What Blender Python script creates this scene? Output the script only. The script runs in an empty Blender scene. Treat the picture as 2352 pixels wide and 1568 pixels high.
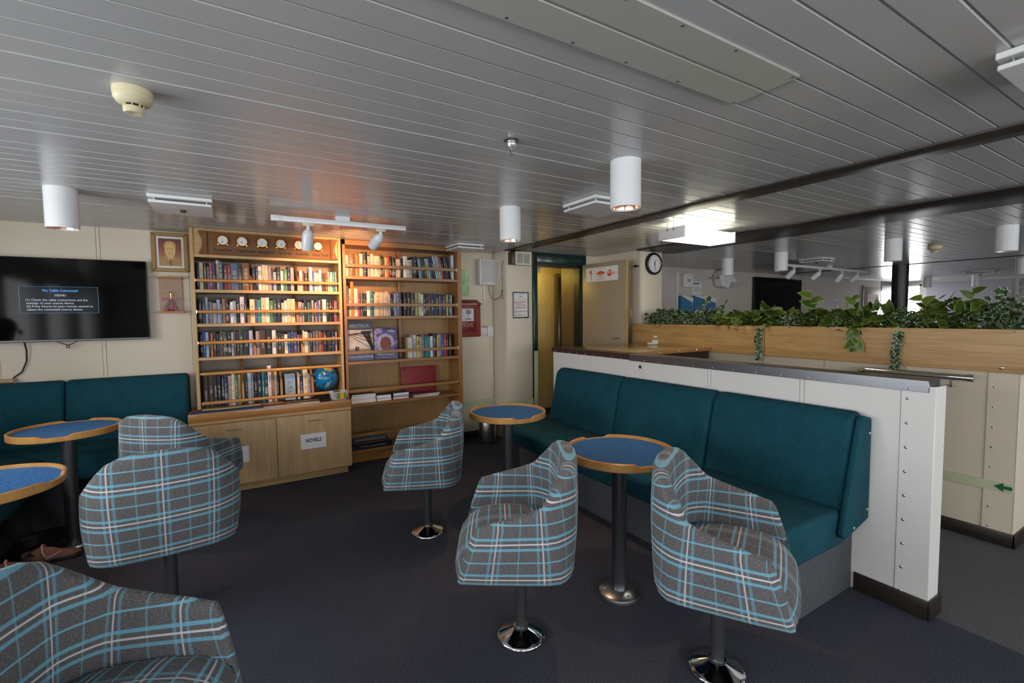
import bpy, bmesh, math, random
from mathutils import Vector, Matrix
R = math.radians
random.seed(7)
C = bpy.context.scene.collection
SC = bpy.context.scene

# ------------------------------------------------------------------ camera, world, lights, exposure
cam = bpy.data.objects.new('camera', bpy.data.cameras.new('camera')); C.objects.link(cam)
cam.data.sensor_width = 36.0
cam.data.lens = 1064.78 / 2352 * 36.0
cam.data.clip_start = 0.02
yaw, pitch, roll = R(31.023), R(-3.2817), R(-0.5791)
fw = Vector((math.sin(yaw)*math.cos(pitch), math.cos(yaw)*math.cos(pitch), math.sin(pitch)))
r0 = Vector((math.cos(yaw), -math.sin(yaw), 0)); u0 = r0.cross(fw)
rr = math.cos(roll)*r0 + math.sin(roll)*u0; uu = -math.sin(roll)*r0 + math.cos(roll)*u0
mm = Matrix((rr, uu, -fw)).transposed().to_4x4(); mm.translation = (0, 0, 1.45)
cam.matrix_world = mm
SC.camera = cam
SC.view_settings.view_transform = 'Standard'; SC.view_settings.look = 'None'
SC.view_settings.gamma = 1.0; SC.view_settings.use_curve_mapping = False
SC.view_settings.exposure = 0.0
SC.cycles.use_denoising = True; SC.cycles.use_adaptive_sampling = True; SC.cycles.adaptive_threshold = 0.02
SC.cycles.max_bounces = 8; SC.cycles.diffuse_bounces = 5; SC.cycles.glossy_bounces = 4
SC.cycles.transmission_bounces = 6; SC.cycles.transparent_max_bounces = 12
SC.cycles.sample_clamp_indirect = 6.0
SC.cycles.caustics_reflective = False; SC.cycles.caustics_refractive = False
SKY = 10.0
w = bpy.data.worlds.new('overcast_sky'); SC.world = w; w.use_nodes = True
bg = w.node_tree.nodes['Background']
bg.inputs[0].default_value = (0.955, 0.975, 1.0, 1); bg.inputs[1].default_value = SKY

def area_portal(loc, rot, sx, sy):
    l = bpy.data.lights.new('window_daylight', 'AREA'); l.shape = 'RECTANGLE'; l.size = sx; l.size_y = sy
    l.cycles.is_portal = True
    o = bpy.data.objects.new('window_daylight', l); C.objects.link(o); o.location = loc; o.rotation_euler = rot

# window openings of the room (behind and beside the photographer): (centre, width), z0..z1
WZ0, WZ1 = 0.92, 1.98
LEFT_WIN = [(2.75, 1.15), (1.35, 1.15), (-0.05, 1.15), (-1.75, 1.15)]     # on wall x = XL, positions in y
REAR_WIN = [(-0.6, 1.3), (1.0, 1.3), (2.6, 1.3), (4.6, 1.3), (6.6, 1.0), (9.0, .8)]   # on wall y = YR
XL, YR, YB, ZC, XR = -2.25, -3.0, 4.89, 2.18, 14.5
for c, s in LEFT_WIN: area_portal((XL-0.06, c, (WZ0+WZ1)/2), (0, R(-90), 0), WZ1-WZ0, s)
for c, s in REAR_WIN: area_portal((c, YR-0.06, (WZ0+WZ1)/2), (R(90), 0, 0), s, WZ1-WZ0)

def spot(name, loc, target, col, power, ang, blend=0.6, rad=0.03, parent=None):
    l = bpy.data.lights.new(name, 'SPOT'); l.energy = power; l.color = col; l.spot_size = R(ang); l.spot_blend = blend; l.shadow_soft_size = rad
    o = bpy.data.objects.new(name, l); C.objects.link(o); o.location = loc
    o.rotation_euler = (Vector(target)-Vector(loc)).to_track_quat('-Z', 'Y').to_euler()
    return o

# ------------------------------------------------------------------ node helpers
class NT:
    def __init__(s, name):
        s.m = bpy.data.materials.new(name); s.m.use_nodes = True
        s.t = s.m.node_tree; s.n = s.t.nodes; s.l = s.t.links
        s.b = s.n['Principled BSDF']
    def new(s, ty, **k):
        n = s.n.new(ty)
        for a, v in k.items(): setattr(n, a, v)
        return n
    def put(s, sock, v):
        if hasattr(v, 'is_linked'): s.l.new(v, sock)
        elif isinstance(v, (tuple, list)): sock.default_value = (*v, 1)[:len(sock.default_value)] if len(v) == 3 else v
        else: sock.default_value = v
    def f(s, op, a, b=None, c=None):
        n = s.new('ShaderNodeMath', operation=op)
        for i, v in enumerate((a, b, c)):
            if v is not None: s.put(n.inputs[i], v)
        return n.outputs[0]
    def mix(s, fac, a, b):
        n = s.new('ShaderNodeMix', data_type='RGBA')
        s.put(n.inputs[0], fac); s.put(n.inputs[6], a); s.put(n.inputs[7], b)
        return n.outputs[2]
    def coord(s, kind='Object', scale=(1, 1, 1), rot=(0, 0, 0)):
        tc = s.new('ShaderNodeTexCoord'); mp = s.new('ShaderNodeMapping')
        mp.inputs['Scale'].default_value = scale; mp.inputs['Rotation'].default_value = rot
        s.l.new(tc.outputs[kind], mp.inputs[0]); return mp.outputs[0]
    def noise(s, vec, scale=5, detail=3, rough=.5, dist=0):
        n = s.new('ShaderNodeTexNoise'); n.inputs['Scale'].default_value = scale; n.inputs['Detail'].default_value = detail
        n.inputs['Roughness'].default_value = rough; n.inputs['Distortion'].default_value = dist
        if vec is not None: s.l.new(vec, n.inputs['Vector'])
        return n.outputs['Fac']
    def ramp(s, fac, stops):
        n = s.new('ShaderNodeValToRGB'); e = n.color_ramp.elements
        while len(e) < len(stops): e.new(0.5)
        for i, (p, c) in enumerate(stops): e[i].position = p; e[i].color = (*c, 1)
        s.put(n.inputs[0], fac); return n.outputs[0]
    def bump(s, h, strength=.3, dist=.01):
        n = s.new('ShaderNodeBump'); n.inputs['Strength'].default_value = strength; n.inputs['Distance'].default_value = dist
        s.put(n.inputs['Height'], h); s.l.new(n.outputs[0], s.b.inputs['Normal'])
    def set(s, col=None, rough=None, metal=None, spec=None, **k):
        for nm, v in (('Base Color', col), ('Roughness', rough), ('Metallic', metal), ('Specular IOR Level', spec)):
            if v is not None: s.put(s.b.inputs[nm], v)
        for nm, v in k.items(): s.put(s.b.inputs[nm.replace('_', ' ')], v)
        return s.m

def srgb(r, g, b):
    return tuple(((c/255)/12.92 if c/255 <= .04045 else ((c/255+.055)/1.055)**2.4) for c in (r, g, b))

def plain(name, col, rough=.5, metal=0, spec=.5, var=0.06, sc=8):
    t = NT(name); n = t.noise(t.coord(), sc, 4, .6)
    a = tuple(max(0, c*(1-var)) for c in col); b = tuple(min(1, c*(1+var)) for c in col)
    t.set(t.ramp(n, [(.3, a), (.7, b)]), rough, metal, spec)
    return t.m

def wood(name, c1, c2, grain='X', rough=.35, scale=1.0, rings=True, spec=.5):
    t = NT(name)
    st = {'X': (1.2, 14, 14), 'Y': (14, 1.2, 14), 'Z': (14, 14, 1.2)}[grain]
    v = t.coord('Object', tuple(a*scale for a in st))
    n1 = t.noise(v, 2.2, 5, .62, 1.1)
    st2 = {'X': (.6, 60, 60), 'Y': (60, .6, 60), 'Z': (60, 60, .6)}[grain]
    n2 = t.noise(t.coord('Object', tuple(a*scale for a in st2)), 3, 2)
    fac = t.f('ADD', t.f('MULTIPLY', n1, .75), t.f('MULTIPLY', n2, .3))
    t.set(t.ramp(fac, [(.32, c1), (.50, tuple((p+q)/2 for p, q in zip(c1, c2))), (.72, c2)]), rough, 0, spec)
    t.bump(n2, .08, .004)
    return t.m

def emit(name, col, st):
    t = NT(name); t.set(col, .5); t.put(t.b.inputs['Emission Color'], col); t.b.inputs['Emission Strength'].default_value = st
    return t.m

# ------------------------------------------------------------------ materials
MT = {}
MT['ceiling'] = plain('ceiling_board_paint', (.50, .50, .50), .22, 0, .5, .02, 3)
MT['hatch'] = plain('hatch_paint', (.50, .50, .44), .28, 0, .5, .02)
MT['joint'] = plain('ceiling_joint', (.45, .45, .45), .5)
MT['beam'] = plain('brown_trim', (.032, .025, .021), .38, 0, .25, .08)
MT['cream'] = plain('cream_panel', (.72, .645, .52), .42, 0, .4, .02, 2)
MT['white_panel'] = plain('white_panel', (.75, .735, .71), .40, 0, .4, .015, 2)
MT['seam'] = plain('panel_seam', (.55, .50, .42), .5)
MT['tan'] = plain('tan_laminate', (.36, .29, .205), .42, 0, .4, .04, 40)
MT['far_wall'] = plain('pale_wall', (.60, .55, .50), .5, 0, .3, .02, 2)
MT['baseboard'] = wood('dark_skirting', (.012, .009, .008), (.035, .024, .02), 'Y', .35)
MT['green'] = plain('dark_green_paint', (.008, .035, .028), .18, 0, .5, .05)
MT['brown_door'] = wood('brown_corridor_panel', (.12, .08, .045), (.16, .11, .065), 'Z', .5)
MT['yellow_wall'] = plain('corridor_wall', (.62, .52, .25), .5)
MT['steel'] = NT('brushed_steel').set((.55, .56, .58), .28, 1.0)
MT['chrome'] = NT('polished_steel').set((.74, .74, .75), .07, 1.0)
MT['gunmetal'] = NT('grey_post').set((.16, .17, .185), .30, .85)
MT['brass'] = NT('brass').set((.85, .60, .22), .16, 1.0)
MT['gold_frame'] = NT('gilt_frame').set((.25, .155, .045), .42, .5)
MT['black'] = plain('black_plastic', (.012, .012, .013), .35)
MT['screen'] = NT('tv_glass').set((.003, .003, .0035), .07, 0, .10)
MT['white'] = plain('white_plastic', (.78, .79, .79), .35, 0, .5, .02)
MT['offwhite'] = plain('yellowed_plastic', (.70, .63, .43), .40, 0, .5, .05)
MT['lamp_white'] = plain('lamp_white_enamel', (.76, .78, .80), .22, 0, .5, .01)
MT['paper'] = plain('paper', (.78, .78, .80), .7, 0, .2, .02)
MT['ink'] = plain('ink', (.012, .012, .015), .6)
MT['ink_red'] = plain('ink_red', (.35, .05, .06), .6)
MT['ink_white'] = plain('ink_white', (.78, .78, .78), .6)
MT['ink_grey'] = plain('ink_grey', (.30, .32, .36), .6)
MT['ink_blue'] = emit('screen_blue', (.05, .36, .85), 1.0)
MT['ink_screen'] = emit('screen_white', (.42, .46, .55), .8)
MT['pages'] = plain('book_pages', (.72, .68, .58), .8, 0, .2, .05, 60)
MT['oak_light'] = wood('light_oak', (.40, .235, .085), (.56, .355, .155), 'X', .36)
MT['oak_light_z'] = wood('light_oak_upright', (.40, .235, .085), (.56, .355, .155), 'Z', .36)
MT['oak_door'] = wood('oak_veneer_door', (.36, .225, .095), (.56, .385, .20), 'Z', .42, .45)
MT['oak_red'] = wood('honey_oak', (.30, .125, .035), (.46, .22, .07), 'X', .28)
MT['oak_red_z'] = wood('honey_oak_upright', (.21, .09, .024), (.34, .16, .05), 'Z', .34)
MT['oak_mid'] = wood('mid_oak', (.22, .098, .028), (.35, .178, .058), 'X', .34)
MT['oak_back'] = wood('oak_back_panel', (.26, .14, .044), (.37, .215, .078), 'Z', .45)
MT['oak_planter'] = wood('planter_oak', (.33, .175, .055), (.53, .33, .135), 'Y', .38, .9)
MT['walnut'] = wood('walnut_plaque', (.12, .050, .015), (.22, .10, .035), 'X', .5, spec=.25)
MT['rail'] = wood('rail_oak', (.42, .19, .05), (.58, .29, .09), 'X', .24)
MT['case_back'] = plain('bookcase_back', (.30, .245, .20), .6)
MT['red_box'] = plain('postbox_red', (.19, .012, .018), .3)
MT['gold_paint'] = plain('gold_paint', (.50, .36, .14), .5)
MT['red_case'] = plain('red_cloth', (.22, .012, .02), .55)
MT['clear'] = NT('clear_plastic').set((1, 1, 1), .05, 0, .5, Transmission_Weight=1.0, IOR=1.25)
MT['glass'] = NT('window_glass').set((1, 1, 1), .0, 0, .5, Transmission_Weight=1.0, IOR=1.0)
MT['leafstem'] = plain('stem', (.09, .15, .035), .5)
MT['soil'] = plain('bark', (.20, .11, .05), .9, 0, .2, .4, 30)
MT['lumi'] = plain('luminous_strip', (.56, .62, .40), .5)
MT['lumi_green'] = plain('arrow_green', (.008, .13, .045), .5)
MT['folder_blue'] = plain('blue_folder', (.05, .20, .38), .5)
MT['orange'] = plain('orange_print', (.75, .33, .03), .5)
MT['red_print'] = plain('red_print', (.72, .055, .02), .5)
MT['sprout'] = plain('green_print', (.13, .25, .04), .5, 0, .4, .5, 120)
MT['diffuser'] = emit('fluorescent_diffuser', (1.0, .96, .76), 5.5)
MT['warm_lamp'] = emit('warm_bulb', (1.0, .50, .24), 5.0)
MT['yellow_lamp'] = emit('yellow_tube', (1.0, .78, .22), 14.0)
MT['copper'] = NT('copper_reflector').set((.86, .52, .38), .16, 1.0)
def m_pane():
    t = NT('pane_glass'); o = t.n['Material Output']; tr = t.new('ShaderNodeBsdfTransparent'); gl = t.new('ShaderNodeBsdfGlossy'); gl.inputs['Roughness'].default_value = .02
    mx = t.new('ShaderNodeMixShader'); mx.inputs[0].default_value = .045; t.l.new(tr.outputs[0], mx.inputs[1]); t.l.new(gl.outputs[0], mx.inputs[2]); t.l.new(mx.outputs[0], o.inputs[0]); return t.m
MT['pane'] = m_pane()
MT['acrylic'] = m_pane(); MT['acrylic'].node_tree.nodes['Mix Shader'].inputs[0].default_value = .02
for n_ in MT['acrylic'].node_tree.nodes:
    if n_.type == 'BSDF_GLOSSY': n_.inputs['Roughness'].default_value = .3

def m_carpet(name, a, b, sc=420):
    t = NT(name); v = t.coord('Object'); n = t.noise(v, sc, 2, .6); n2 = t.noise(v, 2.3, 3); n3 = t.noise(v, sc*.35, 3, .7)
    f = t.f('ADD', t.f('MULTIPLY', n, .6), t.f('MULTIPLY', n3, .4))
    c = t.ramp(f, [(.38, a), (.52, tuple((x+y)/2.4 for x, y in zip(a, b))), (.66, b)])
    t.set(t.mix(t.f('MULTIPLY', n2, .35), c, tuple(x*.6 for x in a)), .95, 0, .1); t.bump(f, .9, .006); return t.m
MT['carpet'] = m_carpet('navy_carpet', (.026, .028, .039), (.155, .162, .205))
MT['carpet_grey'] = m_carpet('grey_carpet', (.07, .075, .085), (.21, .22, .25))
MT['carpet_stair'] = m_carpet('corridor_carpet', (.06, .063, .068), (.27, .28, .29))
MT['table_blue'] = m_carpet('blue_table_mat', (.028, .115, .34), (.10, .31, .66), 260)

def m_teal():
    t = NT('teal_upholstery'); v = t.coord('Object', (1, 1, 1)); n = t.noise(v, 330, 2, .7); n2 = t.noise(t.coord('Object', (60, 60, 700)), 1, 2); n3 = t.noise(v, 7, 3)
    f = t.f('ADD', t.f('MULTIPLY', n, .5), t.f('ADD', t.f('MULTIPLY', n2, .35), t.f('MULTIPLY', n3, .15)))
    t.set(t.ramp(f, [(.36, (.002, .026, .040)), (.66, (.010, .105, .145))]), .85, 0, .25); t.bump(f, .5, .003); return t.m
MT['teal'] = m_teal()

def m_plaid():
    t = NT('plaid_tweed'); uv = t.new('ShaderNodeUVMap').outputs[0]
    sp = t.new('ShaderNodeSeparateXYZ'); t.l.new(uv, sp.inputs[0]); U, V = sp.outputs[0], t.f('ADD', sp.outputs[1], .034)
    def stripe(c, per, off, wid):
        fr = t.f('FRACT', t.f('ADD', t.f('DIVIDE', c, per), off))
        d = t.f('MULTIPLY', t.f('ABSOLUTE', t.f('SUBTRACT', fr, .5)), per)
        n = t.new('ShaderNodeMapRange', interpolation_type='SMOOTHSTEP'); t.put(n.inputs[0], d)
        n.inputs[1].default_value = wid/2+.0012; n.inputs[2].default_value = wid/2-.0012; n.inputs[3].default_value = 0; n.inputs[4].default_value = 1
        return n.outputs[0]
    PV, PU = .152, .185
    hb = t.f('MAXIMUM', stripe(V, PV, .5+.14, .0105), stripe(V, PV, .5-.14, .0105)); hw = stripe(V, PV, .5, .0058); hs = stripe(V, PV, 0, .0055)
    vb = t.f('MAXIMUM', stripe(U, PU, .5+.10, .010), stripe(U, PU, .5-.10, .010)); vw = stripe(U, PU, .5, .0055); vs = stripe(U, PU, 0, .005)
    mpn = t.new('ShaderNodeMapping'); t.l.new(uv, mpn.inputs[0]); mpn.inputs['Scale'].default_value = (110, 620, 1)
    weave = t.noise(mpn.outputs[0], 1, 3, .7)
    mp2 = t.new('ShaderNodeMapping'); t.l.new(uv, mp2.inputs[0]); mp2.inputs['Scale'].default_value = (700, 600, 1)
    grit = t.noise(mp2.outputs[0], 1, 1)
    fac = t.f('ADD', t.f('MULTIPLY', weave, .7), t.f('MULTIPLY', grit, .3))
    base = t.ramp(fac, [(.36, (.038, .037, .040)), (.5, (.105, .102, .105)), (.64, (.24, .235, .235))])
    blue, white = (.185, .52, .70), (.74, .72, .74)
    c = t.mix(t.f('MULTIPLY', vb, .32), base, blue)
    c = t.mix(t.f('MULTIPLY', vs, .36), c, blue)
    c = t.mix(t.f('MULTIPLY', vw, .62), c, white)
    c = t.mix(t.f('MULTIPLY', hb, .62), c, blue)
    c = t.mix(t.f('MULTIPLY', hs, .72), c, blue)
    c = t.mix(t.f('MULTIPLY', hw, .80), c, white)
    c = t.mix(t.f('MULTIPLY', t.f('SUBTRACT', fac, .35), .5), c, (.06, .06, .07))
    t.set(c, .9, 0, .2, Sheen_Weight=.12); t.bump(fac, .45, .0025); return t.m
MT['plaid'] = m_plaid()

def m_book():
    # cover colour from the object colour; lettering strokes run down the spine; paler title panel on some
    t = NT('book_cover'); oi = t.new('ShaderNodeObjectInfo'); col = oi.outputs['Color']; rnd = oi.outputs['Random']
    uv = t.new('ShaderNodeUVMap').outputs[0]; sp = t.new('ShaderNodeSeparateXYZ'); t.l.new(uv, sp.inputs[0]); U, V = sp.outputs[0], sp.outputs[1]
    hs = t.new('ShaderNodeSeparateColor'); t.l.new(col, hs.inputs[0])
    lum = t.f('ADD', t.f('ADD', t.f('MULTIPLY', hs.outputs[0], .3), t.f('MULTIPLY', hs.outputs[1], .6)), t.f('MULTIPLY', hs.outputs[2], .1))
    dark = t.f('LESS_THAN', lum, .22)
    ink = t.mix(dark, (.05, .045, .05), (.62, .58, .46))
    r2 = t.f('FRACT', t.f('MULTIPLY', rnd, 37.7)); r3 = t.f('FRACT', t.f('MULTIPLY', rnd, 91.3))
    # letter strokes: fine noise across v, limited to a middle strip
    cv = t.new('ShaderNodeCombineXYZ'); t.put(cv.inputs[0], t.f('MULTIPLY', U, 3.0)); t.put(cv.inputs[1], t.f('MULTIPLY', V, 60)); t.put(cv.inputs[2], t.f('MULTIPLY', rnd, 50))
    n = t.noise(cv.outputs[0], 1.0, 2, .5)
    strip = t.f('MULTIPLY', t.f('GREATER_THAN', U, .30), t.f('LESS_THAN', U, .70))
    hi = t.f('ADD', .62, t.f('MULTIPLY', r2, .28)); lo = t.f('ADD', .16, t.f('MULTIPLY', r3, .22))
    vert = t.f('MULTIPLY', t.f('LESS_THAN', V, hi), t.f('GREATER_THAN', V, lo))
    word = t.f('GREATER_THAN', t.noise(cv.outputs[0], .16, 1), .42)
    txt = t.f('MULTIPLY', t.f('MULTIPLY', t.f('MULTIPLY', strip, vert), t.f('GREATER_THAN', n, .50)), word)
    # panel band
    has = t.f('GREATER_THAN', r2, .62)
    b0 = t.f('ADD', .08, t.f('MULTIPLY', r3, .55))
    band = t.f('MULTIPLY', t.f('MULTIPLY', t.f('GREATER_THAN', V, b0), t.f('LESS_THAN', V, t.f('ADD', b0, .20))), has)
    alt = t.mix(.55, col, t.mix(r3, (.45, .40, .34), (.03, .03, .045)))
    c = t.mix(t.f('MULTIPLY', band, .8), col, alt)
    c = t.mix(t.f('MULTIPLY', txt, .75), c, ink)
    t.set(c, .42, 0, .4); return t.m
MT['book'] = m_book()

def m_leaf(name, deep, mid, edge, thr):
    t = NT(name); at = t.new('ShaderNodeVertexColor'); at.layer_name = 'edge'
    oi = t.new('ShaderNodeObjectInfo'); n = t.noise(t.coord('Object'), 45, 3, .6)
    sp = t.new('ShaderNodeSeparateColor'); t.l.new(at.outputs[0], sp.inputs[0])
    f = t.f('ADD', sp.outputs[0], t.f('MULTIPLY', t.f('SUBTRACT', n, .5), .7))
    g = t.mix(oi.outputs['Random'], deep, mid)
    t.set(t.mix(t.f('GREATER_THAN', f, thr), g, edge), .38, 0, .4, Subsurface_Weight=0.0); return t.m
MT['ivy'] = m_leaf('ivy_leaf', (.012, .035, .016), (.035, .085, .032), (.40, .44, .26), .70)
MT['pothos'] = m_leaf('pothos_leaf', (.025, .060, .008), (.095, .155, .018), (.32, .36, .09), .86)

# ------------------------------------------------------------------ mesh helpers
class MB:
    def __init__(s): s.bm = bmesh.new(); s.uv = None
    def _bev(s, geom, bev, seg):
        vs = [g for g in geom if isinstance(g, bmesh.types.BMVert)]
        es = list({e for v in vs for e in v.link_edges})
        if bev > 0: bmesh.ops.bevel(s.bm, geom=es, offset=bev, segments=seg, affect='EDGES', profile=.5)
    def box(s, x0, y0, z0, x1, y1, z1, bev=0, seg=2):
        m = Matrix.Translation(((x0+x1)/2, (y0+y1)/2, (z0+z1)/2)) @ Matrix.Diagonal((abs(x1-x0), abs(y1-y0), abs(z1-z0), 1))
        g = bmesh.ops.create_cube(s.bm, size=1, matrix=m); s._bev(g['verts'], bev, seg); return s
    def obox(s, c, size, mat3, bev=0, seg=2):
        m = Matrix.Translation(c) @ mat3.to_4x4() @ Matrix.Diagonal((*size, 1))
        g = bmesh.ops.create_cube(s.bm, size=1, matrix=m); s._bev(g['verts'], bev, seg); return s
    def cyl(s, p, q, r, r2=None, n=20, cap=True):
        p, q = Vector(p), Vector(q); d = q-p
        m = Matrix.Translation((p+q)/2) @ d.to_track_quat('Z', 'Y').to_matrix().to_4x4()
        bmesh.ops.create_cone(s.bm, cap_ends=cap, segments=n, radius1=r, radius2=r if r2 is None else r2, depth=d.length, matrix=m); return s
    def lathe(s, prof, c=(0, 0, 0), n=32, axis=None):
        m = Matrix.Translation(c) @ (Vector(axis).to_track_quat('Z', 'Y').to_matrix().to_4x4() if axis else Matrix())
        rings = []
        for r, z in prof:
            if r < 1e-6: rings.append([s.bm.verts.new(m @ Vector((0, 0, z)))])
            else: rings.append([s.bm.verts.new(m @ Vector((r*math.cos(2*math.pi*i/n), r*math.sin(2*math.pi*i/n), z))) for i in range(n)])
        for a, b in zip(rings, rings[1:]):
            for i in range(n):
                j = (i+1) % n
                if len(a) == 1 and len(b) == 1: continue
                if len(a) == 1: s.bm.faces.new((a[0], b[j], b[i]))
                elif len(b) == 1: s.bm.faces.new((a[i], a[j], b[0]))
                else: s.bm.faces.new((a[i], a[j], b[j], b[i]))
        return s
    def tube(s, pts, r, n=8):
        pts = [Vector(p) for p in pts]; rings = []
        for i, p in enumerate(pts):
            d = (pts[min(i+1, len(pts)-1)]-pts[max(i-1, 0)]).normalized()
            m = d.to_track_quat('Z', 'Y').to_matrix(); rad = r[i] if isinstance(r, (list, tuple)) else r
            rings.append([s.bm.verts.new(p + m @ Vector((rad*math.cos(2*math.pi*k/n), rad*math.sin(2*math.pi*k/n), 0))) for k in range(n)])
        for a, b in zip(rings, rings[1:]):
            for k in range(n): s.bm.faces.new((a[k], a[(k+1) % n], b[(k+1) % n], b[k]))
        s.bm.faces.new(rings[0][::-1]); s.bm.faces.new(rings[-1]); return s
    def prism(s, poly, a, b, axis='z', bev=0, seg=3):
        def pt(u, v, w): return {'x': (w, u, v), 'y': (u, w, v), 'z': (u, v, w)}[axis]
        A = [s.bm.verts.new(pt(u, v, a)) for u, v in poly]; B = [s.bm.verts.new(pt(u, v, b)) for u, v in poly]; n = len(poly)
        fs = [s.bm.faces.new(A), s.bm.faces.new(B[::-1])]
        for i in range(n): fs.append(s.bm.faces.new((A[i], B[i], B[(i+1) % n], A[(i+1) % n])))
        bmesh.ops.recalc_face_normals(s.bm, faces=fs)
        s._bev(A+B, bev, seg); return s
    def poly(s, pts): s.bm.faces.new([s.bm.verts.new(p) for p in pts]); return s
    def mesh(s, name, off=(0, 0, 0), smooth=True, ang=38):
        bmesh.ops.recalc_face_normals(s.bm, faces=s.bm.faces)
        if Vector(off).length: bmesh.ops.translate(s.bm, verts=s.bm.verts, vec=-Vector(off))
        me = bpy.data.meshes.new(name); s.bm.to_mesh(me); s.bm.free()
        if smooth: me.shade_smooth(); me.set_sharp_from_angle(angle=R(ang))
        return me

ORG = {}
def tag(o, label, cat, group=None):
    o['label'] = label; o['category'] = cat
    if group: o['group'] = group
    return o
def thing(name, label, cat, loc=(0, 0, 0), rz=0, group=None):
    o = bpy.data.objects.new(name, None); C.objects.link(o); o.location = loc; o.rotation_euler = (0, 0, rz)
    o.empty_display_size = .05; ORG[o] = Vector(loc); return tag(o, label, cat, group)
def link(name, me, mat, par=None):
    o = bpy.data.objects.new(name, me); C.objects.link(o)
    if mat is not None: me.materials.append(mat) if not me.materials else None
    if par is not None: o.parent = par
    return o
def part(name, mb, mat, par, label=None, w=True, ang=38):
    """child mesh of par; w: the shape was drawn in world coordinates"""
    off = ORG.get(par, Vector()) if w else Vector()
    o = link(name, mb.mesh(name, off, ang=ang), MT[mat] if isinstance(mat, str) else mat, par); ORG[o] = ORG.get(par, Vector()) if w else Vector()
    if label: o['label'] = label
    return o
def solo(name, mb, mat, label, cat, loc, group=None, ang=38):
    o = link(name, mb.mesh(name, loc, ang=ang), MT[mat] if isinstance(mat, str) else mat); o.location = loc; ORG[o] = Vector(loc)
    return tag(o, label, cat, group)
def struct(name, mb, mat, par=None, kind=True):
    o = link(name, mb.mesh(name), MT[mat] if isinstance(mat, str) else mat, par); ORG[o] = Vector()
    if par is None: o['kind'] = 'structure'
    return o
def copy_tree(o, parent=None):
    c = o.copy(); C.objects.link(c); c.parent = parent
    for ch in list(o.children): copy_tree(ch, c)
    return c

def text(s, name, par, mat, size, org, xdir, ydir, align='LEFT', depth=.0006, w=True, bold=0, width=None, spacing=1.0):
    cu = bpy.data.curves.new(name, 'FONT'); cu.body = s; cu.size = size; cu.extrude = depth; cu.align_x = align; cu.align_y = 'BOTTOM'
    cu.offset = bold; cu.resolution_u = 2; cu.space_character = spacing
    tmp = bpy.data.objects.new(name, cu); C.objects.link(tmp)
    me = bpy.data.meshes.new_from_object(tmp.evaluated_get(bpy.context.evaluated_depsgraph_get())); C.objects.unlink(tmp); bpy.data.objects.remove(tmp)
    x, y = Vector(xdir).normalized(), Vector(ydir).normalized(); z = x.cross(y)
    if width:
        xs = [v.co.x for v in me.vertices]; sc = width/max(1e-6, max(xs)-min(xs)); me.transform(Matrix.Diagonal((sc, 1, 1, 1)))
    m = Matrix((x, y, z)).transposed().to_4x4(); m.translation = Vector(org) - (ORG.get(par, Vector()) if w else Vector())
    me.transform(m); me.name = name
    me.materials.clear()
    return link(name, me, MT[mat], par)
XP, YM, ZP = (1, 0, 0), (0, -1, 0), (0, 0, 1)

# ================================================================== STRUCTURE
fl = struct('floor', MB().box(XL-.1, YR-.1, -.06, 2.80, YB+.1, 0), 'carpet')
struct('floor', MB().box(2.80, YR-.1, -.06, XR+.1, 8.2, 0), 'carpet_stair')

# ceiling: substrate and single boards, 100 mm pitch
ceil = struct('ceiling', MB().box(XL-.1, YR-.1, ZC+.018, XR+.1, 5.3, ZC+.06), 'joint')
def board_mesh(L):
    # board 100 mm wide, its lengthwise edges folded up; local x = length, y = 0..0.1
    p = [(.0005, .016), (.0005, .006), (.0065, 0), (.0965, 0), (.0990, .0025), (.0990, .016)]
    return MB().prism([(y, z) for y, z in p], 0, L, 'x').mesh('ceiling_board', smooth=False)
bays = [(XL, 2.66), (2.825, 3.985), (4.60, XR)]
for x0, x1 in bays:
    me = board_mesh(x1-x0); me.materials.append(MT['ceiling'])
    y = YR-.08; k = 0
    while y < 5.05:
        o = bpy.data.objects.new('ceiling_board', me); C.objects.link(o); o.parent = ceil
        o.location = (x0, y, ZC + (0 if k % 7 else -.0012) + random.uniform(-.0006, .0006)); y += .1; k += 1
# brown strips between the bays and the deeper cover strip
t1 = struct('trim_1', MB().box(2.655, YR, 2.170, 2.83, 4.57, 2.20, .003), 'beam')
t2 = struct('trim_2', MB().box(3.98, YR, 2.168, 4.605, 3.843, 2.20, .003), 'beam')
t3 = struct('trim_3', MB().box(9.10, YR, 2.172, 9.16, 5.05, 2.20), 'beam')
scr = MB().lathe([(0, -.002), (.0035, -.001), (.0045, 0)], n=8).mesh('screw'); scr.materials.append(MT['steel'])
def screws(par, pts, axis=(0, 0, 1), sc=1):
    q = Vector(axis).to_track_quat('-Z', 'Y')
    for p in pts:
        o = bpy.data.objects.new('screw', scr); C.objects.link(o); o.parent = par; o.location = Vector(p)-ORG.get(par, Vector())
        o.rotation_mode = 'QUATERNION'; o.rotation_quaternion = q; o.scale = (sc, sc, sc)
screws(t1, [(2.69+.09*(i % 2), .3+.28*i, 2.170) for i in range(14)], (0, 0, -1), 1)
screws(t2, [(4.02+.52*(i % 2), .3+.2*i, 2.168) for i in range(16)], (0, 0, -1), 1)

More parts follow.
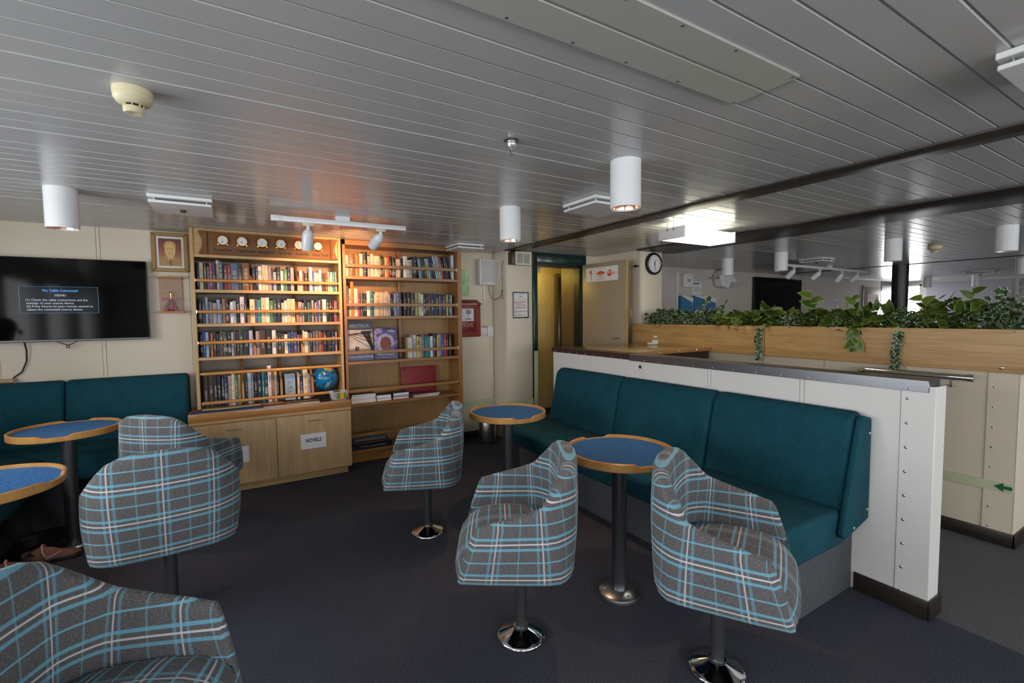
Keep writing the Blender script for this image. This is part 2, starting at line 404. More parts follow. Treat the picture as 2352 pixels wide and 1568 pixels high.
# walls with their separate panels
def panel_wall(name, axis, pos, out, edges, z0, z1, mat, thick=.012, body=.08, gap=.0128):
    """axis 'x': wall runs along x at y=pos, panels stand proud towards out (+1/-1)"""
    a, b = edges[0], edges[-1]
    q0, q1 = sorted((pos-out*thick, pos-out*(thick+body)))
    mb = MB().box(a, q0, z0, b, q1, z1) if axis == 'x' else MB().box(q0, a, z0, q1, b, z1)
    wobj = struct(name, mb, 'seam')
    for e0, e1 in zip(edges, edges[1:]):
        p0, p1 = sorted((pos, pos-out*(thick+.001)))
        mb = MB().box(e0+gap, p0, z0, e1-gap, p1, z1, .0015, 1) if axis == 'x' else MB().box(p0, e0+gap, z0, p1, e1-gap, z1, .0015, 1)
        struct('wall_panel', mb, mat, wobj)
        # narrow cover strip in the joint
        if e1 != edges[-1]:
            s0, s1 = sorted((pos+out*.001, pos-out*.01))
            mb = MB().box(e1-.011, s0, z0, e1+.011, s1, z1, .001, 1) if axis == 'x' else MB().box(s0, e1-.011, z0, s1, e1+.011, z1, .001, 1)
            struct('joint_strip', mb, mat, wobj)
    return wobj
wb = panel_wall('wall_back', 'x', YB, -1, [XL, -1.50, -.895, -.295, .3, .9, 1.5, 2.10, 2.69], 0, 2.2, 'cream')
# column with the library notice, its return and the door surround
struct('wall_column', MB().box(2.69, 4.58, 0, 3.04, 5.0, 2.2, .004), 'cream')
col = struct('wall_return', MB().box(2.685, 4.60, 0, 2.69, 4.89, 2.2), 'cream')
screws(col, [(3.02, 4.58, .5+.2*i) for i in range(8)], (0, -1, 0), 1.4)
# green door frame, opening, corridor behind it
d1 = struct('door_1', MB().box(3.045, 4.56, .0, 3.10, 4.70, 2.18, .004).box(3.775, 4.56, 0, 3.845, 4.70, 2.18, .004).box(3.10, 4.56, 2.062, 3.775, 4.70, 2.18, .004), 'green')
struct('frame_rebate', MB().box(3.09, 4.585, 0, 3.12, 4.70, 2.05).box(3.755, 4.585, 0, 3.79, 4.70, 2.05).box(3.11, 4.585, 2.025, 3.77, 4.70, 2.07), 'black', d1)
struct('luminous_jamb', MB().box(3.048, 4.554, .05, 3.098, 4.56, 1.02), 'lumi', d1)
struct('wall_corridor', MB().box(2.9, 5.50, 0, 4.28, 5.58, 2.3).box(2.86, 5.0, 0, 2.9, 5.58, 2.3).box(4.26, 5.0, 0, 4.295, 5.58, 2.3), 'yellow_wall')
struct('ceiling_corridor', MB().box(2.86, 4.70, 2.20, 4.295, 5.58, 2.26), 'yellow_wall')
struct('wall_corridor_side', MB().box(3.80, 4.70, 0, 3.86, 5.02, 2.2), 'brown_door')
gd = struct('door_2', MB().box(4.075, 5.46, 0, 4.258, 5.50, 1.99, .004), 'green')
struct('door_frame', MB().box(4.035, 5.45, 0, 4.075, 5.50, 2.04).box(4.075, 5.45, 1.99, 4.258, 5.50, 2.04), 'brown_door', gd)
struct('door_sign', MB().box(4.14, 5.452, 1.66, 4.25, 5.46, 1.86), 'paper', gd)
struct('baseboard_corridor', MB().box(2.9, 5.485, 0, 4.03, 5.50, .09), 'baseboard')
lamp = thing('corridor_lamp', 'small box lamp glowing yellow inside the green-framed doorway', 'lamp', (3.42, 5.20, 2.2))
part('housing', MB().box(3.36, 5.08, 2.005, 3.505, 5.16, 2.095, .004), 'white', lamp)
part('tube', MB().cyl((3.30, 5.24, 2.06), (3.52, 5.24, 2.06), .016), 'yellow_lamp', lamp)
part('bracket', MB().box(3.40, 5.10, 2.09, 3.43, 5.25, 2.2), 'white', lamp)
pl_ = bpy.data.lights.new('corridor_glow', 'POINT'); pl_.energy = 5; pl_.color = (1.0, .74, .16); pl_.shadow_soft_size = .06
o = bpy.data.objects.new('corridor_glow', pl_); C.objects.link(o); o.location = (3.45, 5.30, 1.98)
# short wall between door and clock column, clock column
struct('wall_stub', MB().box(3.845, 4.57, 0, 4.07, 5.0, 2.2), 'cream')
ws = struct('wall_side', MB().box(4.065, 3.85, 0, 4.16, 4.60, 2.2), 'cream')
struct('wall_clock_column', MB().box(4.09, 3.845, 0, 4.41, 4.2, 2.2, .004), 'cream')
struct('corner_strip', MB().box(4.058, 3.86, 0, 4.066, 3.98, 2.2), 'cream', ws)
screws(ws, [(4.058, 3.965, 1.4+.17*i) for i in range(5)], (-1, 0, 0), 1.4)
# rear and left walls with window openings (behind the photographer)
def win_wall(name, axis, pos, a, b, wins, mat, n0, out):
    mb = MB(); rng = []
    for c, s in wins: rng.append((c-s/2, c+s/2))
    rng.sort(); cur = a
    def bx(u0, u1, z0, z1):
        q0, q1 = sorted((pos, pos+out*.12))
        mb.box(u0, q0, z0, u1, q1, z1) if axis == 'x' else mb.box(q0, u0, z0, q1, u1, z1)
    for u0, u1 in rng: bx(cur, u0, 0, 2.25); cur = u1
    bx(cur, b, 0, 2.25)
    for u0, u1 in rng: bx(u0, u1, 0, WZ0); bx(u0, u1, WZ1, 2.25)
    wo = struct(name, mb, mat)
    for i, (u0, u1) in enumerate(rng):
        fr = MB(); q0, q1 = sorted((pos+out*.02, pos+out*.08)); t = .035
        for (p0, p1, z0, z1) in ((u0, u0+t, WZ0, WZ1), (u1-t, u1, WZ0, WZ1), (u0, u1, WZ0, WZ0+t), (u0, u1, WZ1-t, WZ1)):
            fr.box(p0, q0, z0, p1, q1, z1, .004) if axis == 'x' else fr.box(q0, p0, z0, q1, p1, z1, .004)
        wf = struct('window_%d' % (n0+i), fr, 'steel')
        q = pos+out*.05
        struct('pane', MB().box(u0+t, q-.002, WZ0+t, u1-t, q+.002, WZ1-t) if axis == 'x' else MB().box(q-.002, u0+t, WZ0+t, q+.002, u1-t, WZ1-t), MT['pane'], wf)
    return wo
win_wall('wall_rear', 'x', YR, XL, XR, REAR_WIN, 'cream', 1, -1)
win_wall('wall_left', 'y', XL, YR, YB, LEFT_WIN, 'cream', 20, -1)
# far lounge: back wall, end wall
FY = 5.05
struct('wall_far_back', MB().box(4.30, FY, 0, 13.45, FY+.08, 2.2), 'far_wall')
struct('wall_far_header', MB().box(13.45, FY, 2.06, XR, FY+.08, 2.2), 'black')
fw1 = struct('window_far_frame', MB().box(13.45, FY+.01, 0, 13.55, FY+.06, 2.06).box(14.38, FY+.01, 0, 14.5, FY+.06, 2.06).box(13.5, FY+.01, .95, 14.4, FY+.06, 1.0).box(13.5, FY+.01, 1.95, 14.4, FY+.06, 2.06), 'black')
struct('wall_far_sill', MB().box(13.55, FY, 0, 14.4, FY+.05, .95), 'far_wall')
struct('wall_far_end', MB().box(XR, YR, 0, XR+.08, 4.60, 2.2).box(XR, 4.60, 0, XR+.08, FY+.1, .95).box(XR, 4.60, 2.06, XR+.08, FY+.1, 2.2).box(XR, 4.60, .9, XR+.06, 4.64, 2.1).box(XR, 4.6, 1.72, XR+.05, FY, 1.75), 'far_wall')
struct('pane', MB().box(13.55, FY+.03, 1.0, 14.38, FY+.034, 1.95), MT['pane'], fw1)
struct('pane', MB().box(XR+.03, 4.64, .95, XR+.034, FY, 2.06), MT['pane'], fw1)
area_portal((14.0, FY+.10, 1.5), (R(-90), 0, 0), .85, 1.1)
area_portal((XR+.1, 4.82, 1.5), (0, R(90), 0), 1.1, .4)

# ------------------------------------------------------------------ partition behind the sofa
PX = 2.742
wp = struct('wall_partition', MB().box(PX+.01, .812, 0, 2.857, 3.77, 1.09), 'seam')
ed = [.93, 1.385, 1.981, 2.591, 3.199, 3.690, 3.77]
for e0, e1 in zip(ed, ed[1:]): struct('wall_panel', MB().box(PX, e0+(.013 if e0 > .95 else .002), .0, PX+.012, e1-.013, 1.085, .0015, 1), 'white_panel', wp)
for e in ed[1:-1]: struct('joint_strip', MB().box(PX-.001, e-.0105, 0, PX+.0105, e+.0105, 1.085, .001, 1), 'white_panel', wp)
ec = struct('corner_cover', MB().prism([(PX-.004, .80), (2.860, .80), (2.860, .818), (PX+.014, .818), (PX+.014, .93), (PX-.004, .93)], 0, 1.10, 'z', .002, 1), 'white_panel', wp)
screws(ec, [(PX-.004, .905, .09+.118*i) for i in range(9)], (-1, 0, 0), 1.6)
tb = struct('trim_4', MB().box(PX-.008, 2.71, 1.078, 2.862, 3.775, 1.125, .0015, 1), NT('brown_metal').set((.10, .065, .055), .25, .55))
ts = struct('trim_5', MB().box(PX-.012, .825, 1.072, 2.866, 2.71, 1.127, .0015, 1), NT('steel_capping').set((.30, .31, .335), .30, 1.0))
screws(tb, [(PX-.008, 2.80+.115*i, 1.088) for i in range(9)], (-1, 0, 0), 1.1)
screws(ts, [(PX-.012, .90+.15*i, 1.084) for i in range(12)], (-1, 0, 0), 1.1)
struct('baseboard_partition', MB().box(PX-.014, .79, 0, PX, 1.10, .092, .004).box(PX-.014, .786, 0, 2.872, .80, .092, .004), 'baseboard')
solo('round_lock', MB().lathe([(0, -.004), (.012, -.004), (.014, 0)], (PX, 2.60, 1.03), 16, (1, 0, 0)), 'black', 'small round black lock set in the white partition', 'lock', (PX, 2.60, 1.03))

# flap counter between partition and planter
ctr = thing('flap_counter', 'varnished oak flap counter joining partition and planter', 'counter', (3.4, 3.4, 0))
part('counter_top', MB().box(2.862, 2.86, 1.085, 3.971, 3.77, 1.115, .004), wood('counter_oak', (.42, .26, .10), (.58, .40, .20), 'X', .10), ctr)
part('edge_band', MB().box(2.868, 2.845, 1.085, 3.971, 2.86, 1.117, .003), 'oak_red', ctr)
part('apron', MB().box(2.868, 2.87, .98, 3.96, 2.89, 1.085), 'beam', ctr, 'dark metal strip below the flap')
part('front_panel', MB().box(2.868, 2.90, 0, 3.96, 2.93, .98), 'brown_door', ctr)
for x in (3.25, 3.5, 3.75): part('stud', MB().lathe([(0, -.006), (.010, -.004), (.012, 0)], (x, 2.845, 1.102), 12, (0, 1, 0)), 'chrome', ctr)
solo('latch_block', MB().box(3.86, 3.50, 1.116, 3.965, 3.56, 1.135, .003).box(3.93, 3.50, 1.13, 3.965, 3.56, 1.16, .003), 'white', 'white plastic latch block on the flap counter', 'latch', (3.93, 3.53, 1.115))
solo('paper_tag', MB().box(3.966, 3.52, 1.185, 3.968, 3.57, 1.205), 'paper', 'small white paper tag with red print on the planter board', 'tag', (3.967, 3.55, 1.185))

# half wall under the planter
pw = struct('wall_planter', MB().box(4.02, .80, 0, 4.30, 3.84, 1.066), 'cream')
struct('corner_cover', MB().box(4.012, .79, .0, 4.022, .93, 1.066, .002, 1).box(4.012, .788, 0, 4.31, .80, 1.066, .002, 1), 'cream', pw)
for e in (1.33, 1.85, 2.35): struct('joint_strip', MB().box(4.015, e-.012, .09, 4.022, e+.012, 1.07, .001, 1), 'cream', pw)
screws(pw, [(4.012, .90, .1+.125*i) for i in range(8)], (-1, 0, 0), 1.5)
struct('baseboard_planter', MB().box(4.0, .776, 0, 4.018, 3.8, .085, .004).box(4.0, .772, 0, 4.32, .79, .085, .004), 'baseboard')
ls = struct('luminous_strip', MB().box(4.008, .80, .335, 4.016, 2.6, .392), 'lumi', pw)
solo('exit_arrow', MB().prism([(.878, .364), (.838, .391), (.838, .374), (.800, .374), (.800, .354), (.838, .354), (.838, .337)], 4.004, 4.009, 'x'), 'lumi_green', 'dark green escape arrow on the pale luminous strip', 'arrow', (4.006, .84, .365))
hr = thing('handrail', 'polished steel handrail tube along the planter wall', 'handrail', (3.93, 1.25, 1.0))
part('tube', MB().tube([(4.01, 1.60, .985), (3.97, 1.60, 1.0), (3.945, 1.585, 1.01), (3.93, 1.54, 1.026), (3.93, 1.0, 1.026)], .021, 14), 'chrome', hr)
part('end_cap', MB().cyl((3.93, 1.005, 1.026), (3.93, .972, 1.026), .0245, n=16), 'chrome', hr)
part('bracket', MB().tube([(4.012, 1.08, .96), (3.93, 1.08, .965), (3.93, 1.08, 1.0)], .008), 'chrome', hr)

# planter box of separate boards
pl = thing('planter_box', 'long oak planter box on the half wall, full of ivy', 'planter', (4.1, 2.3, 1.07))
for a, b in ((.70, 2.325), (2.331, 3.90)): part('front_board', MB().box(3.972, a, 1.072, 3.992, b, 1.333, .002, 1), 'oak_planter', pl)
part('base_board', MB().box(3.992, .72, 1.068, 4.30, 3.84, 1.08), 'oak_planter', pl)
part('back_board', MB().box(4.30, .70, 1.072, 4.32, 3.84, 1.333, .002, 1), 'oak_planter', pl)
part('end_board', MB().box(3.992, .70, 1.10, 4.30, .72, 1.333), 'oak_planter', pl)
part('soil', MB().box(3.992, .72, 1.22, 4.30, 3.84, 1.27), 'soil', pl)
screws(pl, [(3.972, .865, 1.10)], (-1, 0, 0), 2.4)

# ================================================================== CHAIRS
def chair_shell():
    """upholstered tub: U-shaped wall, arms sloping up into the back. local +x is the front"""
    # half stations front -> back centre: bottom (x, y), top (x, y, z), thickness
    ST = [(.262, .236, .184, .286, .618, .030), (.250, .250, .170, .299, .636, .040), (.15, .262, .11, .303, .652, .044), (.04, .270, .02, .302, .674, .046), (-.05, .276, -.045, .300, .694, .050), (-.105, .277, -.080, .298, .706, .054),
          (-.148, .270, -.108, .284, .730, .058), (-.172, .250, -.142, .262, .764, .060), (-.190, .226, -.176, .238, .798, .062), (-.206, .190, -.210, .205, .833, .064), (-.214, .145, -.228, .158, .854, .066), (-.220, .08, -.241, .085, .866, .068), (-.223, 0, -.247, 0, .870, .070)]
    full = ST + [(a, -b, c, -d, e, f) for a, b, c, d, e, f in ST[-2::-1]]
    zb, zi = .385, .47
    bm = bmesh.new(); uvl = bm.loops.layers.uv.new('UVMap'); rows = []; arc = []
    acc = 0; prev = None
    mids = [Vector(((s[0]+s[2])/2, (s[1]+s[3])/2)) for s in full]
    for i, m in enumerate(mids):
        if i: acc += (m-mids[i-1]).length
        arc.append(acc)
    mid = arc[-1]/2
    for i, (bx, by, tx, ty, tz, th) in enumerate(full):
        tg = mids[min(i+1, len(full)-1)] - mids[max(i-1, 0)]
        tg.normalize(); nin = Vector((-tg.y, tg.x))           # pointing to inside (path runs +y side front -> back -> -y side front)
        if nin.dot(Vector((.03, 0)) - mids[i]) < 0: nin = -nin
        if i in (0, len(full)-1): nin = Vector((0, -1 if by > 0 else 1))
        elif i in (1, len(full)-2): nin = Vector((-.05, -1 if by > 0 else 1)).normalized()
        def out(z):
            k = (z-zb)/(tz-zb); return Vector((bx+(tx-bx)*k, by+(ty-by)*k)) + nin*(-.012*math.sin(math.pi*min(1, max(0, k))))
        pr = []
        pr.append((out(zb)+nin*.05, zb)); pr.append((out(zb)+nin*.016, zb)); pr.append((out(zb)+nin*.004, zb+.008)); pr.append((out(zb+.025), zb+.025))
        n = 7; top = tz-.028
        for k in range(1, n+1):
            z = zb+.025+(top-zb-.025)*k/n; pr.append((out(z), z))
        for a in (22, 48, 74, 106, 132, 158):
            c = out(top)+nin*th/2; pr.append((c - nin*(th/2)*math.cos(R(a)), top+.028*math.sin(R(a))))
        for k in range(0, n):
            z = top+(zi-top)*k/(n-1); kk = k/(n-1); pr.append((out(z)+nin*(th+.012*math.sin(math.pi*kk)), z))
        rows.append([(Vector((p.x, p.y, z)), (arc[i]-mid, z)) for p, z in pr])
    vs = [[bm.verts.new(p) for p, _ in r] for r in rows]
    def face(ix):
        f = bm.faces.new([vs[i][j] for i, j in ix])
        for l, (i, j) in zip(f.loops, ix): l[uvl].uv = rows[i][j][1]
    for i in range(len(vs)-1):
        for j in range(len(vs[0])-1): face([(i, j), (i+1, j), (i+1, j+1), (i, j+1)])
    for i in (0, len(vs)-1):       # arm fronts: fan around a bulged centre
        ring = vs[i]; cen = sum((v.co for v in ring), Vector())/len(ring) + Vector((.012, 0, 0)); cv = bm.verts.new(cen); n = len(ring)
        for j in range(n):
            k = (j+1) % n; f = bm.faces.new((ring[j], ring[k], cv))
            for l in f.loops: l[uvl].uv = (l.vert.co.y+.6, l.vert.co.z)
    bmesh.ops.recalc_face_normals(bm, faces=bm.faces)
    me = bpy.data.meshes.new('shell'); bm.to_mesh(me); bm.free(); me.shade_smooth(); me.set_sharp_from_angle(angle=R(70)); me.materials.append(MT['plaid']); return me
def uv_planar(me, fn):
    u = me.uv_layers.get('UVMap') or me.uv_layers.new(name='UVMap')
    for p in me.polygons:
        for li in p.loop_indices: u.data[li].uv = fn(me.vertices[me.loops[li].vertex_index].co, p.normal)
def cushion_mesh():
    bm = bmesh.new(); N = 12; Mx = 14; uvl = bm.loops.layers.uv.new('UVMap'); g = []
    # profile along x from the back to the front and down the front face
    prof = [(-.20, .490), (-.12, .512), (-.02, .524), (.08, .528), (.16, .522), (.215, .506), (.250, .480), (.272, .448), (.280, .422), (.277, .404), (.262, .394), (.235, .392)]
    d = 0; prev = None
    for x, z in prof:
        if prev: d += math.hypot(x-prev[0], z-prev[1])
        prev = (x, z); row = []
        for j in range(N+1):
            t = j/N*2-1; wd = .240 - .03*max(0, (-x-.05))*3
            e = 1-abs(t)**6; zz = z - (.014*(1-e) if z > .42 else 0) + .006*(1-t*t); xx = x - .022*(abs(t)**4)*(1 if x > .2 else 0)
            row.append((bm.verts.new((xx, t*wd, zz)), (t*wd+.05, d)))
        g.append(row)
    for a, b in zip(g, g[1:]):
        for j in range(N):
            q = (a[j], a[j+1], b[j+1], b[j]); f = bm.faces.new([v for v, _ in q])
            for l, (_, uv) in zip(f.loops, q): l[uvl].uv = uv
    bmesh.ops.recalc_face_normals(bm, faces=bm.faces)
    me = bpy.data.meshes.new('seat_cushion'); bm.to_mesh(me); bm.free(); me.shade_smooth(); me.materials.append(MT['plaid']); return me
SHELL, CUSH = chair_shell(), cushion_mesh()
def make_chair(label, loc, rz):
    t = thing('swivel_armchair', label, 'armchair', loc, rz, 'plaid swivel armchairs in the lounge')
    link('shell', SHELL, None, t); link('seat_cushion', CUSH, None, t)
    part('under_plate', MB().prism([(.20, -.20), (.20, .20), (-.10, .235), (-.185, .14), (-.185, -.14), (-.10, -.235)], .3865, .40, 'z'), 'black', t, w=False)
    part('post', MB().cyl((0, 0, .02), (0, 0, .39), .0265, n=24), 'gunmetal', t, 'grey metal post', w=False)
    part('collar', MB().lathe([(.0268, .052), (.033, .052), (.035, .044), (.033, .036), (.0268, .036)], n=28), 'chrome', t, w=False)
    part('base_plate', MB().lathe([(.028, .046), (.036, .042), (.095, .018), (.106, .012), (.110, .006), (.110, 0), (0, 0)], n=40), 'chrome', t, 'polished steel floor plate', w=False)
    return t
make_chair('plaid swivel armchair nearest the bookcases, its back to the far round table', (1.072, 2.905, 0), R(159.6))
make_chair('plaid swivel armchair with its back to the round table by the long sofa', (1.066, 1.718, 0), R(150.7))
make_chair('plaid swivel armchair beside the open end of the long teal sofa', (1.636, 1.126, 0), R(-61.4))
make_chair('plaid swivel armchair turned to face the bookcase cabinet doors', (-.303, 2.743, 0), R(93))
make_chair('plaid swivel armchair beside the paper sign it half hides on the cabinet', (-.33, 3.678, 0), R(51))
make_chair('plaid swivel armchair standing alone, facing away from the television wall', (-.345, 1.36, 0), R(-23))

# ================================================================== ROUND TABLES
def make_table(label, x, y, rot):
    t = thing('round_table', label, 'table', (x, y, 0), rot, 'round blue-topped pedestal tables')
    r = .272
    part('table_top', MB().lathe([(0, .728), (r-.014, .728), (r-.014, .752), (0, .752)], n=56), 'table_blue', t, 'blue non-slip mat top', w=False)
    # raised rim, lowered in two places
    mb = MB(); n = 120
    def hz(a):
        a = math.degrees(a) % 360
        for c in (75, 255):
            d = abs((a-c+180) % 360-180)
            if d < 13: return .755
            if d < 16: return .755+(.768-.755)*(d-13)/3
        return .768
    ring = []
    for i in range(n):
        a = 2*math.pi*i/n; h = hz(a); cs, sn = math.cos(a), math.sin(a)
        ring.append([mb.bm.verts.new((q*cs, q*sn, z)) for q, z in ((r-.015, .728), (r-.015, h-.003), (r-.011, h), (r-.003, h), (r+.001, h-.003), (r+.001, .731), (r-.003, .726), (r-.012, .726))])
    for i in range(n):
        a, b = ring[i], ring[(i+1) % n]
        for k in range(8): mb.bm.faces.new((a[k], b[k], b[(k+1) % 8], a[(k+1) % 8]))
    part('rim', mb, RIM, t, 'raised oak rim with two notches', w=False)
    part('post', MB().cyl((0, 0, .02), (0, 0, .728), .038, n=28), 'gunmetal', t, w=False)
    part('base_plate', MB().lathe([(.04, .030), (.095, .024), (.104, .018), (.107, .008), (.107, 0), (0, 0)], n=40), 'steel', t, w=False)
    for a in (20, 140, 260): part('bolt', MB().lathe([(0, .030), (.006, .029), (.007, .024)], (.075*math.cos(R(a)), .075*math.sin(R(a)), 0), 10), 'chrome', t, w=False)
RIM = wood('table_rim_oak', (.36, .17, .045), (.54, .29, .095), 'Z', .25, .3)
make_table('round blue-topped table in front of the middle of the long teal sofa', 1.668, 1.718, R(2))
make_table('round blue-topped table at the doorway end of the long teal sofa', 1.668, 2.845, R(10))
make_table('round blue-topped table in front of the sofa below the television', -.930, 3.97, R(16))
make_table('round blue-topped table close to the seated person, notch in its rim', -.945, 2.80, R(-88))

# ================================================================== SOFAS
def seam_lines(): pass
sr = thing('bench_sofa', 'long teal bench sofa with carpeted plinth against the white partition', 'sofa', (2.45, 2.3, 0))
part('plinth', MB().box(2.20, 1.115, 0, PX-.001, 3.55, .29, .004), 'carpet_grey', sr, 'grey carpeted plinth')
for a, b in ((1.078, 1.865), (1.869, 2.70), (2.704, 3.55)):
    part('back_cushion', MB().prism([(2.735, .43), (2.735, .925), (2.70, .948), (2.655, .94), (2.615, .90), (2.515, .43)], a, b, 'y', .030, 4), 'teal', sr, ang=60)
for a, b in ((1.078, 1.845), (1.849, 2.70), (2.704, 3.55)):
    part('seat_cushion', MB().prism([(2.60, .29), (2.60, .478), (2.05, .484), (2.015, .455), (2.12, .29)], a, b, 'y', .028, 4), 'teal', sr, ang=60)
ep = part('end_panel', MB().prism([(2.735, .40), (2.735, .915), (2.655, .935), (2.63, .91), (2.47, .37), (2.50, .345)], 1.042, 1.074, 'y', .010, 3), 'teal', sr, ang=60)
screws(sr, [(2.715, 1.042, .84), (2.715, 1.042, .45), (2.58, 1.042, .385)], (0, -1, 0), 1.8)

sl = thing('corner_sofa', 'teal corner sofa on the wall below the television', 'sofa', (-1.4, 4.4, 0))
part('plinth', MB().prism([(-.34, 4.80), (-.34, 4.36), (-1.27, 4.36), (-1.27, 1.4), (-2.2, 1.4), (-2.2, 4.80)], 0, .34, 'z'), 'carpet_grey', sl)
for a, b in ((-1.11, -.336), (-1.88, -1.114)):
    part('back_cushion', MB().prism([(4.87, .50), (4.87, .945), (4.83, .985), (4.77, .985), (4.73, .95), (4.64, .50)], a, b, 'x', .03, 4), 'teal', sl, ang=60)
for a, b in ((3.72, 4.62), (2.82, 3.716), (1.92, 2.816)):
    part('back_cushion', MB().prism([(-2.23, .50), (-2.23, .945), (-2.19, .985), (-2.13, .985), (-2.09, .95), (-2.0, .50)], a, b, 'y', .03, 4), 'teal', sl, ang=60)
part('seat_cushion', MB().prism([(-.336, 4.78), (-.336, 4.20), (-1.10, 4.20), (-1.66, 4.78)], .34, .525, 'z', .03, 4), 'teal', sl, ang=60)
part('seat_cushion', MB().prism([(-1.106, 4.20), (-1.106, 3.30), (-2.10, 3.30), (-2.10, 4.78), (-1.668, 4.78)], .34, .525, 'z', .03, 4), 'teal', sl, ang=60)
part('seat_cushion', MB().box(-2.10, 2.40, .34, -1.106, 3.296, .525, .03, 4), 'teal', sl, ang=60)
part('seat_cushion', MB().box(-2.10, 1.50, .34, -1.106, 2.396, .525, .03, 4), 'teal', sl, ang=60)
solo('wall_ledge', MB().box(-2.0, 4.80, .992, -1.40, 4.885, 1.012, .003), 'oak_light', 'small oak ledge on the wall above the corner sofa', 'shelf', (-1.7, 4.85, .992))

# ================================================================== LEFT BOOKCASE (clock board above it)
BX0, BX1, BY = -.273, .885, 4.545
lb = thing('bookcase', 'light oak bookcase with five rails, below the clock board', 'bookcase', ((BX0+BX1)/2, 4.7, 0))
SZ = [1.956, 1.670, 1.391, 1.114]         # shelf centres (front edge 24 mm)
part('side_panel', MB().box(BX0, BY, .70, BX0+.024, YB-.002, 2.178, .002, 1), 'oak_light_z', lb)
part('side_panel', MB().box(BX1-.024, BY, .70, BX1, YB-.002, 2.178, .002, 1), 'oak_light_z', lb)
part('back_panel', MB().box(BX0+.024, YB-.012, .70, BX1-.024, YB-.002, 2.17), 'case_back', lb)
part('fascia', MB().box(BX0+.024, BY+.012, 1.968, BX1-.024, BY+.032, 2.178), 'oak_light', lb)
for z in SZ: part('shelf', MB().box(BX0+.024, BY+.001, z-.0125, BX1-.024, YB-.012, z+.0125, .0015, 1), 'oak_light', lb)
DIV = [(.149, .521), (.119, .503), (.155, .532)]
def divider(x, z0, z1):
    return MB().prism([(4.87, z0), (4.87, z1), (4.80, z1), (4.66, (z0+z1)/2+.02), (4.585, (z0+z1)/2-.03), (4.580, z0)], x-.010, x+.010, 'x', .001, 1)
for i, (a, b) in enumerate(DIV):
    for x in (a, b): part('divider', divider(x, SZ[i+1]+.0125, SZ[i]-.0125), 'oak_red_z', lb)
for x in (.055, .352, .609): part('divider', divider(x, .722, SZ[3]-.0125), 'oak_red_z', lb)
for z in (1.757, 1.501, 1.245, .989, .745):
    part('rail', MB().cyl((BX0+.036, BY+.012, z), (BX1-.036, BY+.012, z), .0138, n=14), 'rail', lb)
    for x, s in ((BX0+.024, 1), (BX1-.024, -1)):
        part('rail_bracket', MB().cyl((x, BY+.012, z), (x+s*.014, BY+.012, z), .009, n=10).box(min(x, x+s*.003), BY+.003, z-.014, max(x, x+s*.003), BY+.021, z+.014), 'chrome', lb)
# curved retaining board and blue runner on the counter
part('counter_lip', MB().prism([(x, 4.535 - .022*abs(math.sin((x-BX0)*7.5))**3) for x in [BX0+.03+i*.04 for i in range(16)]] + [(.36, 4.60), (BX0+.03, 4.60)], .69, .70, 'z'), 'oak_light', lb)

# cabinet under it
cb = thing('base_cabinet', 'light oak base cabinet with two doors under the clock bookcase', 'cabinet', (.29, 4.6, 0))
CX0, CX1, CY = -.330, .906, 4.40
part('body', MB().box(CX0+.01, CY+.02, .085, CX1-.01, YB-.002, .60), 'oak_light', cb)
part('plinth', MB().box(CX0+.02, CY+.055, 0, CX1-.03, YB-.01, .085), wood('scuffed_plinth', (.22, .13, .045), (.50, .33, .15), 'X', .6, .6), cb, 'scuffed recessed plinth')
part('top_panel', MB().box(CX0, CY-.002, .598, CX1, YB-.002, .622, .002, 1), 'oak_light', cb)
part('counter_top', MB().box(CX0, CY-.004, .622, CX1, YB-.002, .668), 'oak_red', cb)
part('counter_rim', MB().box(CX0, CY-.006, .622, CX1, CY+.014, .690, .003).box(CX0, CY, .622, CX0+.016, 4.56, .690, .003).box(CX1-.016, CY, .622, CX1, 4.56, .690, .003), 'oak_red', cb, 'raised honey oak rim')
part('runner', MB().box(CX0+.02, CY+.016, .668, CX1-.02, 4.56, .682), 'table_blue', cb, 'blue mat runner')
for k, (x0, x1) in enumerate(((CX0+.004, .284), (.290, CX1-.004))):
    d = part('door', MB().box(x0, CY-.002, .075, x1, CY+.018, .590, .0015, 1), 'oak_door', cb)
    hx = (-.025, .592)[k]
    part('handle', MB().tube([(hx-.05, CY, .538), (hx-.05, CY-.022, .538), (hx-.046, CY-.026, .538), (hx+.046, CY-.026, .538), (hx+.05, CY-.022, .538), (hx+.05, CY, .538)], .0042, 8), 'chrome', d)
sg = solo('paper_sign', MB().box(.472, CY-.0035, .285, .680, CY-.0022, .418), 'paper', 'white paper sign reading NOVELS on the cabinet door', 'sign', (.576, CY-.003, .35))
text('NOVELS', 'lettering', sg, 'ink', .046, (.576, CY-.0042, .335), XP, ZP, 'CENTER', bold=.0012, width=.128)
solo('paper_sign', MB().box(-.05, CY-.0035, .25, .075, CY-.0022, .385), 'paper', 'white paper sign half hidden behind an armchair arm', 'sign', (.01, CY-.003, .31))

